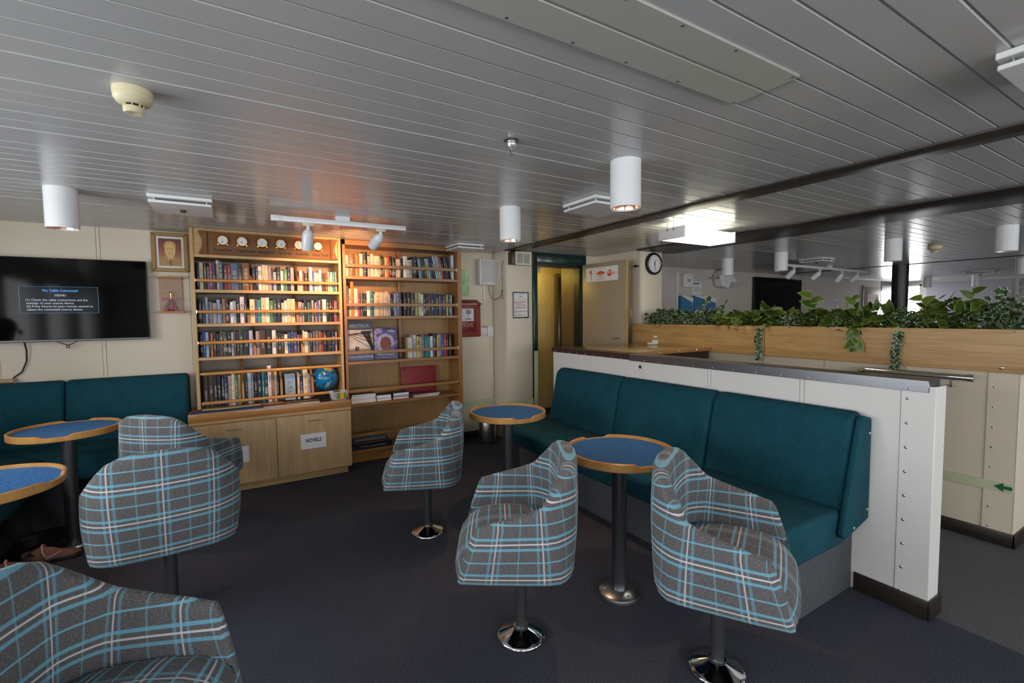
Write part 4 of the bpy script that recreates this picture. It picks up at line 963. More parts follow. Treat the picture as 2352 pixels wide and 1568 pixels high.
part('tie_print', MB().prism([(-.436, 1.893), (-.440, 1.935), (-.434, 1.950), (-.424, 1.950), (-.419, 1.935), (-.422, 1.893)], 4.8690, 4.8706, 'y'), SEP['tie'], pf)
part('hair_print', blob(-.430, 2.060, .041, .040, 4.8692), SEP['hair'], pf)
part('head_print', blob(-.430, 2.022, .037, .060, 4.8688), SEP['skin'], pf)
part('face_lines', MB().box(-.452, 4.8682, 2.034, -.438, 4.869, 2.038).box(-.424, 4.8682, 2.034, -.408, 4.869, 2.038).box(-.433, 4.8682, 2.008, -.427, 4.869, 2.012).box(-.443, 4.8682, 1.990, -.416, 4.869, 1.9935), SEP['line'], pf)
# display case with a dressed bottle
dc = thing('display_case', 'clear display case with oak top and base below the portrait', 'display case', (-.437, 4.86, 1.497))
part('top_board', MB().box(-.530, 4.785, 1.783, -.350, 4.886, 1.798, .002), 'oak_red', dc); part('base_board', MB().box(-.530, 4.785, 1.495, -.350, 4.886, 1.510, .002), 'oak_red', dc)
part('back_board', MB().box(-.520, 4.874, 1.51, -.360, 4.884, 1.783), 'oak_mid', dc)

for bx in ((-.522, 4.790, -.358, 4.793), (-.522, 4.79, -.519, 4.874), (-.361, 4.79, -.358, 4.874)): part('pane', MB().box(bx[0], bx[1], 1.51, bx[2], bx[3], 1.783), 'acrylic', dc)
bt = thing('dressed_bottle', 'gold-necked bottle in a crimson fabric skirt inside the display case', 'bottle', (-.437, 4.835, 1.511))
part('neck', MB().lathe([(0, .165), (.012, .165), (.015, .155), (.011, .150), (.013, .10), (.016, .085), (0, .085)], n=20), 'brass', bt, w=False)
sk = MB(); prof = [(.012, .10), (.022, .09), (.032, .05), (.045, .015), (.052, .0)]; n = 36; rg_ = []
for r_, z in prof: rg_.append([sk.bm.verts.new((r_*(1+.16*math.sin(9*2*math.pi*i/n)*(1-z/.1))*math.cos(2*math.pi*i/n), min(.035, r_*(1+.16*math.sin(9*2*math.pi*i/n)*(1-z/.1))*math.sin(2*math.pi*i/n)), z)) for i in range(n)])
for a, b in zip(rg_, rg_[1:]):
    for i in range(n): sk.bm.faces.new((a[i], a[(i+1) % n], b[(i+1) % n], b[i]))
part('skirt', sk, plain('crimson_fabric', srgb(140, 22, 46), .7), bt, w=False)
part('bow', MB().prism([(-.055, .112), (-.055, .090), (0, .098), (.055, .084), (.055, .106), (0, .106)], -.034, -.024, 'y'), plain('crimson_ribbon', srgb(150, 26, 52), .5), bt, w=False)
part('ribbon_tail', MB().prism([(-.004, .098), (-.050, .03), (-.035, .028), (.004, .098)], -.034, -.030, 'y'), plain('green_ribbon', srgb(20, 70, 50), .5), bt, w=False)

# right part of the back wall
sp_ = thing('wall_speaker', 'white wall loudspeaker with grey grille above the red box', 'speaker', (2.58, 4.88, 1.80))
part('cabinet', MB().box(2.455, 4.775, 1.800, 2.705, 4.868, 2.098, .012, 3), 'white', sp_)
part('grille', MB().box(2.470, 4.770, 1.815, 2.690, 4.777, 2.083, .003), plain('grille', (.52, .53, .54), .7, 0, .3, .25, 220), sp_)
part('badge', MB().box(2.54, 4.768, 1.822, 2.63, 4.771, 1.832), 'white', sp_)
part('wall_bracket', MB().box(2.545, 4.868, 1.60, 2.565, 4.889, 2.16, .004), 'white', sp_)
solo('speaker_cable', MB().tube([(2.60, 4.85, 1.80), (2.625, 4.87, 1.72), (2.66, 4.88, 1.645), (2.668, 4.80, 1.63), (2.672, 4.70, 1.66), (2.674, 4.66, 1.74), (2.672, 4.65, 1.66), (2.676, 4.665, 1.63), (2.672, 4.64, 1.70), (2.676, 4.66, 1.86), (2.674, 4.66, 2.0), (2.68, 4.64, 2.07)], .0035, 6), plain('grey_cable', (.16, .16, .15), .5), 'thin grey cable looped on the wall beside the loudspeaker', 'cable', (2.66, 4.75, 1.8))
rb = thing('red_letter_box', 'dark red metal letter box with gold lines, half behind the bookcase', 'letter box', (2.29, 4.84, 1.20))
part('box', MB().box(2.12, 4.775, 1.205, 2.452, 4.888, 1.572, .004), 'red_box', rb)
part('lid', MB().prism([(4.76, 1.572), (4.76, 1.582), (4.888, 1.632), (4.888, 1.572)], 2.11, 2.462, 'x', .003, 1), 'red_box', rb)
part('slot_label', MB().box(2.20, 4.757, 1.573, 2.40, 4.762, 1.581), 'paper', rb)
gl = MB()
for a in ((2.13, 1.225, 2.434, 1.228), (2.431, 1.225, 2.434, 1.555), (2.13, 1.552, 2.434, 1.555), (2.13, 1.25, 2.408, 1.2525), (2.4055, 1.25, 2.408, 1.53), (2.13, 1.5275, 2.408, 1.53)): gl.box(a[0], 4.7738, a[1], a[2], 4.7752, a[3])
part('gold_lines', gl, 'gold_paint', rb)
part('picture_card', MB().box(2.20, 4.7728, 1.385, 2.362, 4.7752, 1.525), 'paper', rb)
part('tree_print', MB().box(2.292, 4.772, 1.405, 2.300, 4.773, 1.475).prism([(2.25, 1.40), (2.33, 1.398), (2.345, 1.412), (2.265, 1.416)], 4.772, 4.773, 'y').prism([(2.262, 1.47), (2.27, 1.51), (2.30, 1.517), (2.33, 1.505), (2.335, 1.47), (2.30, 1.462)], 4.772, 4.773, 'y'), 'ink_grey', rb)
text('POS', 'lettering', rb, 'gold_paint', .055, (2.185, 4.7738, 1.31), XP, ZP, 'LEFT', width=.165)
gp = solo('green_poster', MB().box(2.17, 4.885, 1.672, 2.366, 4.888, 1.975), cover_mat('poster_green', lambda t: (lambda n: t.set(t.ramp(n, [(.3, srgb(96, 150, 84)), (.55, srgb(150, 190, 130)), (.7, srgb(214, 220, 180))]), .25))(t.noise(t.coord('Object'), 9, 3))), 'pale green poster partly hidden behind the tall bookcase', 'poster', (2.27, 4.886, 1.672))
sw = thing('switch_panel', 'row of white wall sockets with a dimmer knob', 'switch', (2.57, 4.885, 1.25))
part('socket_plate', MB().box(2.465, 4.872, 1.225, 2.590, 4.888, 1.30, .003), 'white', sw)
for x in (2.472, 2.532): part('rocker', MB().box(x, 4.868, 1.235, x+.05, 4.873, 1.29, .002), 'white', sw)
part('dimmer_plate', MB().box(2.595, 4.866, 1.200, 2.675, 4.888, 1.315, .004), 'white', sw); part('knob', MB().cyl((2.637, 4.866, 1.245), (2.637, 4.852, 1.245), .014, n=18), 'white', sw)
text('WA', 'lettering', sw, 'ink', .022, (2.52, 4.871, 1.303), XP, ZP, 'LEFT', width=.07)
struct('trim_6', MB().box(2.14, 4.882, .385, 2.69, 4.889, .447).box(2.69, 4.573, .385, 3.045, 4.581, .447), 'lumi')
struct('baseboard_back', MB().box(2.14, 4.872, 0, 2.69, 4.889, .09, .003).box(2.69, 4.566, 0, 3.045, 4.58, .09, .003).box(XL, 4.872, 0, -.35, 4.889, .09, .003), 'baseboard')
pb = thing('pedal_bin', 'round steel pedal bin with black lid by the wall', 'bin', (2.46, 4.66, 0))
part('body', MB().lathe([(0, .006), (.098, .006), (.100, .01), (.100, .27), (.092, .285), (.07, .305), (0, .315)], n=36), 'steel', pb, w=False)
part('lid_ring', MB().lathe([(.101, .262), (.104, .266), (.104, .276), (.098, .282)], n=36), 'black', pb, w=False)
part('foot_ring', MB().lathe([(.0, 0), (.104, 0), (.104, .016), (.099, .02)], n=36), 'black', pb, w=False)
part('pedal', MB().box(-.03, -.145, .006, .03, -.09, .020, .004), 'black', pb, w=False)

# notice, air grille on the column
nt = thing('notice', 'green-framed notice in red print about the library and post cards', 'notice', (2.873, 4.575, 1.41))
frame(nt, 'frame_bar', 2.765, 2.981, 1.412, 1.714, .013, 4.566, 4.579, 'green')
part('sheet', MB().box(2.772, 4.572, 1.42, 2.974, 4.576, 1.706), 'paper', nt)
text('Library', 'heading', nt, 'ink_red', .016, (2.873, 4.5715, 1.655), XP, ZP, 'CENTER', bold=.0006)
text('Post Cards & Letters', 'heading', nt, 'ink_red', .015, (2.873, 4.5715, 1.555), XP, ZP, 'CENTER', bold=.0006, width=.13)
ln_ = MB()
for z, a, b in [(1.685, .05, .05), (1.632, .012, .02), (1.605, .012, .012), (1.597, .012, .03), (1.588, .012, .012), (1.580, .012, .09), (1.538, .012, .012), (1.530, .012, .02), (1.522, .012, .06), (1.493, .012, .012), (1.485, .012, .012), (1.477, .012, .10), (1.449, .012, .03), (1.441, .012, .08), (1.425, .16, .012)]: ln_.box(2.772+a, 4.5712, z, 2.974-b, 4.5722, z+.0035)
part('print_lines', ln_, 'ink_red', nt)
ag = thing('air_grille', 'cream air grille box with brown sides above the library notice', 'air vent', (2.865, 4.57, 2.02))
part('side_box', MB().box(2.712, 4.50, 2.020, 3.02, 4.579, 2.162, .003), plain('brown_metal_box', (.055, .025, .025), .4), ag)
frame(ag, 'frame_bar', 2.757, 2.970, 2.014, 2.164, .020, 4.478, 4.502, 'offwhite')
part('mullion', MB().box(2.860, 4.484, 2.03, 2.867, 4.50, 2.15), 'offwhite', ag)
for i in range(11): part('slat', MB().obox((2.863, 4.494, 2.040+.0105*i), (.175, .012, .0022), Matrix.Rotation(R(35), 3, 'X')), 'white', ag)

# open cabin door with the safety sticker
dl = thing('open_door', 'tan laminate door standing open beside the green frame', 'door', (3.785, 4.2, 0))
HG = Vector((3.772, 4.55, 0)); FE = Vector((3.805, 3.832, 0)); dv = (FE-HG).normalized(); nv = Vector((-dv.y, dv.x, 0))
if nv.x > 0: nv = -nv
rot = Matrix((dv, nv, Vector((0, 0, 1)))).transposed()
L_ = (FE-HG).length; ctr_ = (HG+FE)/2 - nv*.02
part('leaf', MB().obox(ctr_+Vector((0, 0, 1.045)), (L_-.008, .038, 2.03), rot, .002), 'tan', dl)
part('edge_strip', MB().obox(FE-nv*.02+Vector((0, 0, 1.045)), (.008, .042, 2.03), rot), 'oak_light_z', dl)
part('handle', MB().tube([FE-dv*.07+nv*.0+Vector((0, 0, 1.17)), FE-dv*.07+nv*.035+Vector((0, 0, 1.17)), FE-dv*.10+nv*.045+Vector((0, 0, 1.17)), FE-dv*.17+nv*.045+Vector((0, 0, 1.168))], .008, 10), 'chrome', dl)
part('lock_plate', MB().obox(FE+dv*.005-nv*.02+Vector((0, 0, 1.19)), (.003, .022, .09), rot), 'chrome', dl)
stk = solo('safety_sticker', MB().obox(HG+dv*.338+nv*.0008+Vector((0, 0, 1.925)), (.53, .0012, .168), rot), 'paper', 'white safety sticker strip with red symbols on the tan door', 'sticker', tuple(HG+dv*.338+Vector((0, 0, 1.84))))
def ons(poly, mat, nm, e=.002):    # polygon on the sticker plane: u along the door from the hinge, v up
    mb = MB(); A = [mb.bm.verts.new(HG+dv*u+nv*e+Vector((0, 0, v))) for u, v in poly]; mb.bm.faces.new(A); part(nm, mb, mat, stk)
def ring(cu, cv, r, t, mat, nm, sx=1):
    mb = MB(); n = 36; A = [[mb.bm.verts.new(HG+dv*(cu+sx*q*math.cos(2*math.pi*i/n))+nv*.002+Vector((0, 0, cv+q*math.sin(2*math.pi*i/n)))) for q in (r, r-t)] for i in range(n)]
    for i in range(n): mb.bm.faces.new((A[i][0], A[(i+1) % n][0], A[(i+1) % n][1], A[i][1]))
    part(nm, mb, mat, stk)
ring(.158, 1.925, .072, .003, 'ink_grey', 'ring_print')
hk = [(.128, 1.935), (.132, 1.965), (.146, 1.980), (.166, 1.978), (.178, 1.958), (.176, 1.930), (.164, 1.902), (.164, 1.880), (.178, 1.858), (.160, 1.868), (.152, 1.892), (.158, 1.925), (.160, 1.945), (.152, 1.953), (.143, 1.945), (.137, 1.930)]
ons(hk, 'red_print', 'hook_print')
for a in (((.245, 1.845), (.247, 2.0)), ((.405, 1.845), (.407, 2.0))): ons([(a[0][0], a[0][1]), (a[1][0], a[0][1]), (a[1][0], a[1][1]), (a[0][0], a[1][1])], 'ink_grey', 'box_print')
for z in (1.845, 1.998): ons([(.245, z), (.407, z), (.407, z+.002), (.245, z+.002)], 'ink_grey', 'box_print')
ons([(.255+.07*(1-math.cos(math.pi*i/14)), 1.923+.040*math.sin(math.pi*i/14)) for i in range(15)], 'red_print', 'shower_print')
for k, u in enumerate((-.05, -.025, 0, .025, .05)):
    for z0, z1, f in ((1.895, 1.918, .6), (1.858, 1.882, 1.05)):
        c = .325+u*f; ons([(c-.003+u*.12, z0), (c+.003+u*.12, z0), (c+.003-u*.08, z1), (c-.003-u*.08, z1)], 'ink', 'spray_print')
text('S', 'letter', stk, 'ink', .028, HG+dv*.315+nv*.002+Vector((0, 0, 1.970)), dv, ZP, 'LEFT')
ons([(.470+.038*math.cos(2*math.pi*i/28), 1.928+.038*math.sin(2*math.pi*i/28)) for i in range(28)], 'red_print', 'disc_print')
text('FD', 'letter', stk, 'ink_white', .040, HG+dv*.470+nv*.0028+Vector((0, 0, 1.914)), dv, ZP, 'CENTER', bold=.0008)
ons([(.525, 1.925), (.541, 1.902), (.557, 1.925)], 'red_print', 'valve_print'); ons([(.522, 1.938), (.522, 1.934), (.560, 1.934), (.560, 1.938)], 'ink_grey', 'valve_print')
solo('door_magnet', MB().box(4.00, 3.87, 1.985, 4.03, 3.90, 2.01, .002).box(4.03, 3.875, 1.99, 4.065, 3.895, 2.006), 'black', 'small black door holder magnet on the wall behind the tan door', 'magnet', (4.03, 3.885, 1.99))
solo('wall_socket', MB().box(4.052, 3.99, 1.40, 4.066, 4.07, 1.50, .003), 'offwhite', 'cream wall socket behind the tan door edge', 'socket', (4.06, 4.03, 1.40))

# wall clock
wc = thing('wall_clock', 'round black-rimmed wall clock on the cream column', 'clock', (4.25, 3.843, 2.03))
part('rim', MB().lathe([(0, 0), (.128, 0), (.130, .02), (.124, .034), (.112, .040), (.104, .034), (.103, .024), (0, .024)], (0, 0, 0), 48, (0, -1, 0)), 'black', wc, w=False)
part('dial', MB().cyl((0, -.0245, 0), (0, -.026, 0), .1025, n=48), 'ink_white', wc, w=False)
for h in range(1, 13):
    a = R(30*h); text(str(h), 'numeral', wc, 'ink', .026, (.082*math.sin(a), -.0266, .082*math.cos(a)-.009), XP, ZP, 'CENTER', w=False)
def hand(nm, a, l, wd, y, mat='ink', back=.015):
    part(nm, MB().obox(((l-back)/2*math.sin(a), y, (l-back)/2*math.cos(a)), (wd, .0012, l+back), Matrix.Rotation(a, 3, 'Y')), mat, wc, w=False)
hand('hour_hand', R(26), .052, .007, -.0285); hand('minute_hand', R(166), .080, .005, -.0300); hand('second_hand', R(105), .03, .0015, -.0312, 'ink_red')
part('hub', MB().cyl((0, -.026, 0), (0, -.0325, 0), .006, n=12), 'ink', wc, w=False)

# ================================================================== CEILING ITEMS
def downlight(label, x, y, group, on=26, d=.073):
    t = thing('ceiling_downlight', label, 'lamp', (x, y, ZC), 0, group)
    part('cylinder', MB().lathe([(d-.010, -.215), (d-.003, -.223), (d, -.220), (d, 0), (0, 0)], n=36), 'lamp_white', t, w=False)
    part('reflector', MB().lathe([(d-.010, -.2175), (d-.020, -.16), (.030, -.075), (.012, -.06)], n=24), 'copper', t, 'copper reflector', w=False)
    if on: spot('downlight_glow', (x, y, ZC-.115), (x, y, 0), (1.0, .56, .30), on, 82, .7, .03)
    part('bulb', MB().lathe([(0, -.105), (.022, -.10), (.028, -.085), (.018, -.065), (0, -.06)], n=18), 'warm_lamp', t, w=False)
GL = 'white cylinder downlights on the lounge ceiling'
downlight('white cylinder downlight above the seats near the television', -.795, 3.55, GL)
downlight('white cylinder downlight above the middle round table by the sofa', 1.645, 1.66, GL)
downlight('white cylinder downlight above the far round table by the sofa', 1.655, 2.76, GL)
GF = 'white cylinder downlights beyond the planter'
for y, lab in ((3.93, 'white cylinder downlight beyond the planter, in front of the angled speaker'), (3.21, 'white cylinder downlight beyond the planter, before the far television'), (2.08, 'white cylinder downlight beyond the planter, next to the black pillar'), (1.27, 'white cylinder downlight beyond the planter, nearest the handrail end of the planter')):
    downlight(lab, 5.80, y, GF, 14)
downlight('white cylinder downlight beyond the thin ceiling strip, over the planter end', 9.70, 1.95, GF, 0); downlight('white cylinder downlight beside the bright window by the maps', 12.97, 4.02, GF, 0); downlight('white cylinder downlight in front of the wall maps', 13.6, 3.40, GF, 0)

def detector(label, x, y, s=1):
    t = thing('smoke_detector', label, 'smoke detector', (x, y, ZC), 0)
    part('base', MB().lathe([(0, 0), (.052*s, 0), (.053*s, -.004), (.053*s, -.020), (.050*s, -.022), (0, -.022)], n=36), 'offwhite', t, w=False)
    part('dome', MB().lathe([(.051*s, -.021), (.052*s, -.030), (.044*s, -.042), (.030*s, -.048), (0, -.048)], n=36), 'offwhite', t, w=False)
    part('dark_slots', MB().lathe([(.024*s, -.047), (.024*s, -.058)], n=28), 'black', t, w=False)
    part('cap', MB().lathe([(.026*s, -.055), (.0275*s, -.057), (.0275*s, -.070), (.024*s, -.074), (.008, -.074), (0, -.071)], n=28), 'offwhite', t, w=False)
    for a in range(0, 360, 45): part('rib', MB().obox((.0255*s*math.cos(R(a)), .0255*s*math.sin(R(a)), -.052), (.005, .0025, .012), Matrix.Rotation(R(a), 3, 'Z')), 'offwhite', t, w=False)
detector('yellowed smoke detector on the ceiling above the lone armchair', -.246, 1.930)
detector('yellowed smoke detector on the ceiling beyond the planter', 6.85, 2.07, 1.2)
spk = thing('sprinkler', 'small steel sprinkler head hanging from the ceiling boards', 'sprinkler', (1.030, 1.70, ZC))
part('flange', MB().lathe([(0, 0), (.030, 0), (.032, -.003), (.022, -.007), (0, -.007)], n=28), 'steel', spk, w=False)
part('collar', MB().lathe([(.021, -.006), (.022, -.010), (.021, -.013), (.022, -.016), (.021, -.020), (.016, -.030), (0, -.030)], n=28), 'steel', spk, w=False)
part('frame_arm', MB().tube([(-.008, 0, -.03), (-.009, 0, -.042), (0, 0, -.056), (.009, 0, -.042), (.008, 0, -.03)], .002, 6).cyl((0, 0, -.028), (0, 0, -.058), .0025, n=8), 'chrome', spk, w=False)
part('deflector', MB().lathe([(0, -.058), (.010, -.059), (.0105, -.061), (0, -.0615)], n=16), 'steel', spk, w=False)

def vent(label, x0, y0, x1, y1, knob=True):
    cx, cy = (x0+x1)/2, (y0+y1)/2; t = thing('ceiling_vent', label, 'air vent', (cx, cy, ZC))
    part('top_plate', MB().box(x0, y0, ZC-.022, x1, y1, ZC-.002, .002, 1), 'white', t)
    part('neck', MB().box(x0+.04, y0+.04, ZC-.038, x1-.04, y1-.04, ZC-.02), plain('vent_dark', (.12, .12, .11), .6), t)
    part('lower_plate', MB().box(x0+.004, y0+.004, ZC-.052, x1-.004, y1-.004, ZC-.037, .002, 1), 'white', t)
    for sx in (x0+.03, x1-.03):
        for sy in (y0+.03, y1-.03): part('spacer', MB().cyl((sx, sy, ZC-.04), (sx, sy, ZC-.02), .005, n=8), 'steel', t)
    if knob: part('knob', MB().cyl((cx, cy, ZC-.052), (cx, cy, ZC-.066), .016, n=14), 'black', t)
vent('square ceiling vent with black knob in front of the portrait', -.40, 3.42, -.08, 3.78)
vent('square ceiling vent beside the middle white downlight', 1.915, 2.185, 2.24, 2.51, False)
vent('square ceiling vent above the end of the tall bookcase', 1.955, 4.28, 2.25, 4.595, False)
vent('square ceiling vent close to the brown ceiling strip behind the sofa end', 1.888, .12, 2.2, .455, False)
vent('square ceiling vent beyond the planter with the small sprinkler', 6.76, 3.18, 7.06, 3.50)
vent('square ceiling vent in front of the wall maps', 11.95, 2.75, 12.3, 3.2)

ht = thing('ceiling_hatch', 'grey-green access panel screwed flat onto the ceiling boards', 'hatch', (1.0, .91, ZC))
part('sheet', MB().box(.10, .80, ZC-.008, 1.526, .905, ZC-.001, .002, 1).box(.10, .914, ZC-.008, 1.526, 1.02, ZC-.001, .002, 1).box(.10, .80, ZC-.004, 1.526, 1.02, ZC-.001), 'hatch', ht)
screws(ht, [(x, y, ZC-.008) for x in (.4, .6, .805, 1.0, 1.22, 1.51) for y in (.812, 1.008)], (0, 0, -1), 1.1)

fl_ = thing('fluorescent_light', 'bright fluorescent box light between the two brown ceiling strips', 'lamp', (3.36, 2.55, ZC))
part('diffuser', MB().box(3.055, 2.44, 2.048, 3.685, 2.68, 2.128, .008), 'diffuser', fl_)
part('end_plate', MB().box(3.035, 2.435, 2.046, 3.055, 2.685, 2.135, .003), 'white', fl_); part('end_plate', MB().box(3.685, 2.435, 2.046, 3.70, 2.685, 2.135, .003), 'white', fl_)
for y in (2.53, 2.59): part('latch', MB().cyl((3.033, y, 2.118), (3.028, y, 2.118), .007, n=10).cyl((3.031, y, 2.118), (3.031, y, ZC), .003, n=6), 'steel', fl_)
part('hanger', MB().box(3.15, 2.54, 2.128, 3.19, 2.58, ZC).box(3.55, 2.54, 2.128, 3.59, 2.58, ZC), 'white', fl_)

def track(label, p, q, heads, glab, group):
    p, q = Vector(p), Vector(q); d = (q-p).normalized(); t = thing('track_rail', label, 'track light', (p+q)/2); sd = Vector((-d.y, d.x, 0))
    rot = Matrix((d, sd, Vector((0, 0, 1)))).transposed()
    part('rail', MB().obox((p+q)/2, ((q-p).length, .036, .034), rot, .002), 'lamp_white', t)
    part('end_feed', MB().obox(p+d*.035, (.07, .038, .037), rot, .002), 'white', t)
    part('ceiling_plate', MB().obox((p+q)/2+Vector((0, 0, (ZC-p.z+.017)/2)), (.10, .03, ZC-p.z-.017), rot), 'lamp_white', t)
    for k, (s, aim) in enumerate(heads):
        b = p+d*s-Vector((0, 0, .017)); a = (Vector(aim)-b).normalized()
        part('adapter', MB().obox(b-Vector((0, 0, .010)), (.07, .026, .020), rot, .003), 'offwhite', t)
        h = thing('spot_head', glab[k], 'spotlight', b-Vector((0, 0, .02)), 0, group)
        j = Vector((0, 0, -.030)); m = a
        part('stem', MB().cyl((0, 0, 0), (0, 0, -.035), .012, n=14), 'lamp_white', h, w=False)
        part('can', MB().lathe([(0, -.008), (.018, -.005), (.033, .014), (.039, .035), (.039, .140), (.036, .142), (.034, .128), (0, .124)], j, 28, a), 'lamp_white', h, w=False)
        part('lens', MB().lathe([(0, .1285), (.0335, .1285)], j, 20, a), 'warm_lamp', h, w=False)
    return p, d
track('white track rail with two spotlights in front of the bookcases', (.25, 3.60, 2.130), (1.185, 3.575, 2.130), [(.235, (.40, 4.30, .4)), (.745, (.72, 4.5, 1.62))], ['white spot head pointing down at the clock bookcase', 'white spot head tilted sideways towards the plaque end'], 'spot heads on the bookcase track')
spot('bookcase_spot', (.50, 3.71, 1.97), (.55, 4.56, 1.50), (1.0, .54, .26), 72, 76, .9)
spot('bookcase_spot', (.95, 3.70, 1.98), (.93, 4.58, 1.93), (1.0, .46, .18), 98, 70, .9)
track('white track rail with four spotlights beyond the planter', (6.85, 3.72, 2.125), (9.35, 3.72, 2.125), [(.22, (7.1, 4.9, 1.0)), (.95, (7.5, 5.0, .9)), (1.65, (8.45, 4.8, .6)), (2.2, (8.8, 5.0, .9))], ['white spot head with a lit lens near the far television', 'white tilted spot head, second from the far television', 'white spot head, third from the far television', 'white spot head at the end away from the far television'], 'spot heads on the far track')

# ================================================================== FAR LOUNGE ITEMS
ft = thing('television', 'black television on the wall beyond the planter', 'television', (8.98, 5.02, 1.46))
part('cabinet', MB().box(8.18, 4.99, 1.38, 9.78, 5.03, 2.10, .006), 'black', ft); part('screen', MB().box(8.20, 4.986, 1.40, 9.76, 4.991, 2.08), 'screen', ft); part('mount', MB().box(8.8, 5.03, 1.6, 9.2, 5.049, 1.9), 'black', ft)
fs = thing('angled_speaker', 'pale angled ceiling speaker beyond the planter', 'speaker', (7.32, 4.9, 2.17))
part('cabinet', MB().prism([(7.01, 2.06), (7.10, 2.17), (7.22, 2.175), (7.44, 2.02), (7.46, 1.96), (7.24, 1.865), (7.08, 1.90)], 4.88, 5.03, 'y', .006), 'white', fs)
part('grille', MB().prism([(7.60, 1.985), (7.56, 1.915), (7.24, 1.86), (7.30, 1.965)], 4.84, 4.882, 'y'), plain('far_grille', (.42, .42, .44), .7, 0, .3, .2, 120), fs); part('bracket', MB().box(6.94, 4.9, 2.02, 7.02, 5.049, 2.05), 'steel', fs)
jb = thing('junction_box', 'white junction box with conduit on the wall beyond the planter', 'junction box', (6.35, 5.03, 1.87))
part('box', MB().box(6.235, 4.985, 1.87, 6.465, 5.048, 2.085, .006), 'white', jb); part('conduit', MB().box(6.10, 5.02, 1.2, 6.14, 5.048, 2.10), 'white', jb); part('label', MB().box(6.32, 4.983, 1.96, 6.39, 4.986, 2.0), 'ink_grey', jb)
fn = solo('wall_notice', MB().box(6.51, 5.043, 1.755, 6.745, 5.049, 1.96), 'paper', 'white printed notice beside the junction box', 'notice', (6.63, 5.045, 1.755))
nl = MB()
for i in range(7): nl.box(6.55, 5.041, 1.88-.013*i, 6.705, 5.043, 1.884-.013*i)
part('print_lines', nl, 'ink_grey', fn); part('logo', MB().cyl((6.555, 5.043, 1.935), (6.555, 5.041, 1.935), .016, n=16).box(6.58, 5.041, 1.928, 6.69, 5.043, 1.945), NAVY, fn)
for k, (x0, x1) in enumerate(((6.17, 6.46), (6.50, 7.06))):
    bh = thing('brochure_holder', ('narrow blue brochure holder beside the conduit', 'wide blue brochure holder below the printed notice')[k], 'brochure holder', ((x0+x1)/2, 5.02, 1.35))
    part('pocket', MB().prism([(x0, 1.36), (x1, 1.36), (x1, 1.62), (x0, 1.73)], 4.99, 5.046, 'y'), 'folder_blue', bh)
    part('papers', MB().prism([(x0+.03, 1.55), (x1+.02, 1.50), (x1+.03, 1.70), (x0+.05, 1.74)], 5.0, 5.02, 'y'), 'paper', bh)
pil = solo('pillar', MB().cyl((9.10, 3.16, 0), (9.10, 3.16, 2.19), .105, n=40), plain('pillar_navy', (.008, .010, .016), .35), 'dark round pillar beyond the planter', 'pillar', (9.10, 3.16, 0))
nbd = thing('notice_board', 'framed notice board with two printed sheets beyond the planter', 'notice board', (11.0, 5.03, 1.3))
frame(nbd, 'frame_bar', 10.25, 11.35, 1.25, 1.72, .03, 5.02, 5.048, 'steel')
for a, b in ((10.3, 10.8), (10.83, 11.32)): part('sheet', MB().box(a, 5.03, 1.28, b, 5.045, 1.69), 'paper', nbd)
solo('door_notice', MB().box(11.85, 5.043, 1.35, 12.02, 5.049, 1.75), 'paper', 'narrow paper notice on the far wall past the notice board', 'notice', (11.93, 5.045, 1.35))
fd = struct('door_3', MB().box(12.55, 5.035, 0, 13.42, 5.05, 2.02, .004), 'tan')
struct('door_gap', MB().box(12.50, 5.03, 0, 12.56, 5.049, 2.05), 'baseboard', fd)
fsx = solo('safety_sticker', MB().box(12.75, 5.030, 1.66, 13.30, 5.035, 1.85), 'paper', 'white strip with small red symbols on the far tan door', 'sticker', (13.0, 5.03, 1.66))
part('red_symbols', MB().cyl((12.85, 5.03, 1.755), (12.85, 5.028, 1.755), .05, n=14).box(13.0, 5.028, 1.74, 13.1, 5.03, 1.78).cyl((13.2, 5.03, 1.755), (13.2, 5.028, 1.755), .05, n=14), 'red_print', fsx)
def mapm(name, c, seed):
    t = NT(name); n = t.noise(t.coord('Object', (1, 1, 1), (0, 0, seed)), 1.4, 5, .6); n2 = t.noise(t.coord('Object'), 6, 3)
    land = t.mix(t.f('GREATER_THAN', n, .60), c, t.ramp(n2, [(.3, (.20, .22, .24)), (.7, (.36, .34, .30))])); t.set(land, .6); return t.m
for k, (a, b) in enumerate(((3.05, 4.50), (1.55, 2.95), (.0, 1.45))):
    solo('wall_map', MB().box(14.485, a, 1.0, 14.499, b, 2.12), mapm('map_%d' % k, (.40, .39, .44), k*1.7), ('pale wall map nearest the bright far window', 'pale wall map, middle of the three', 'pale wall map furthest from the bright far window')[k], 'map', (14.49, (a+b)/2, 1.0))

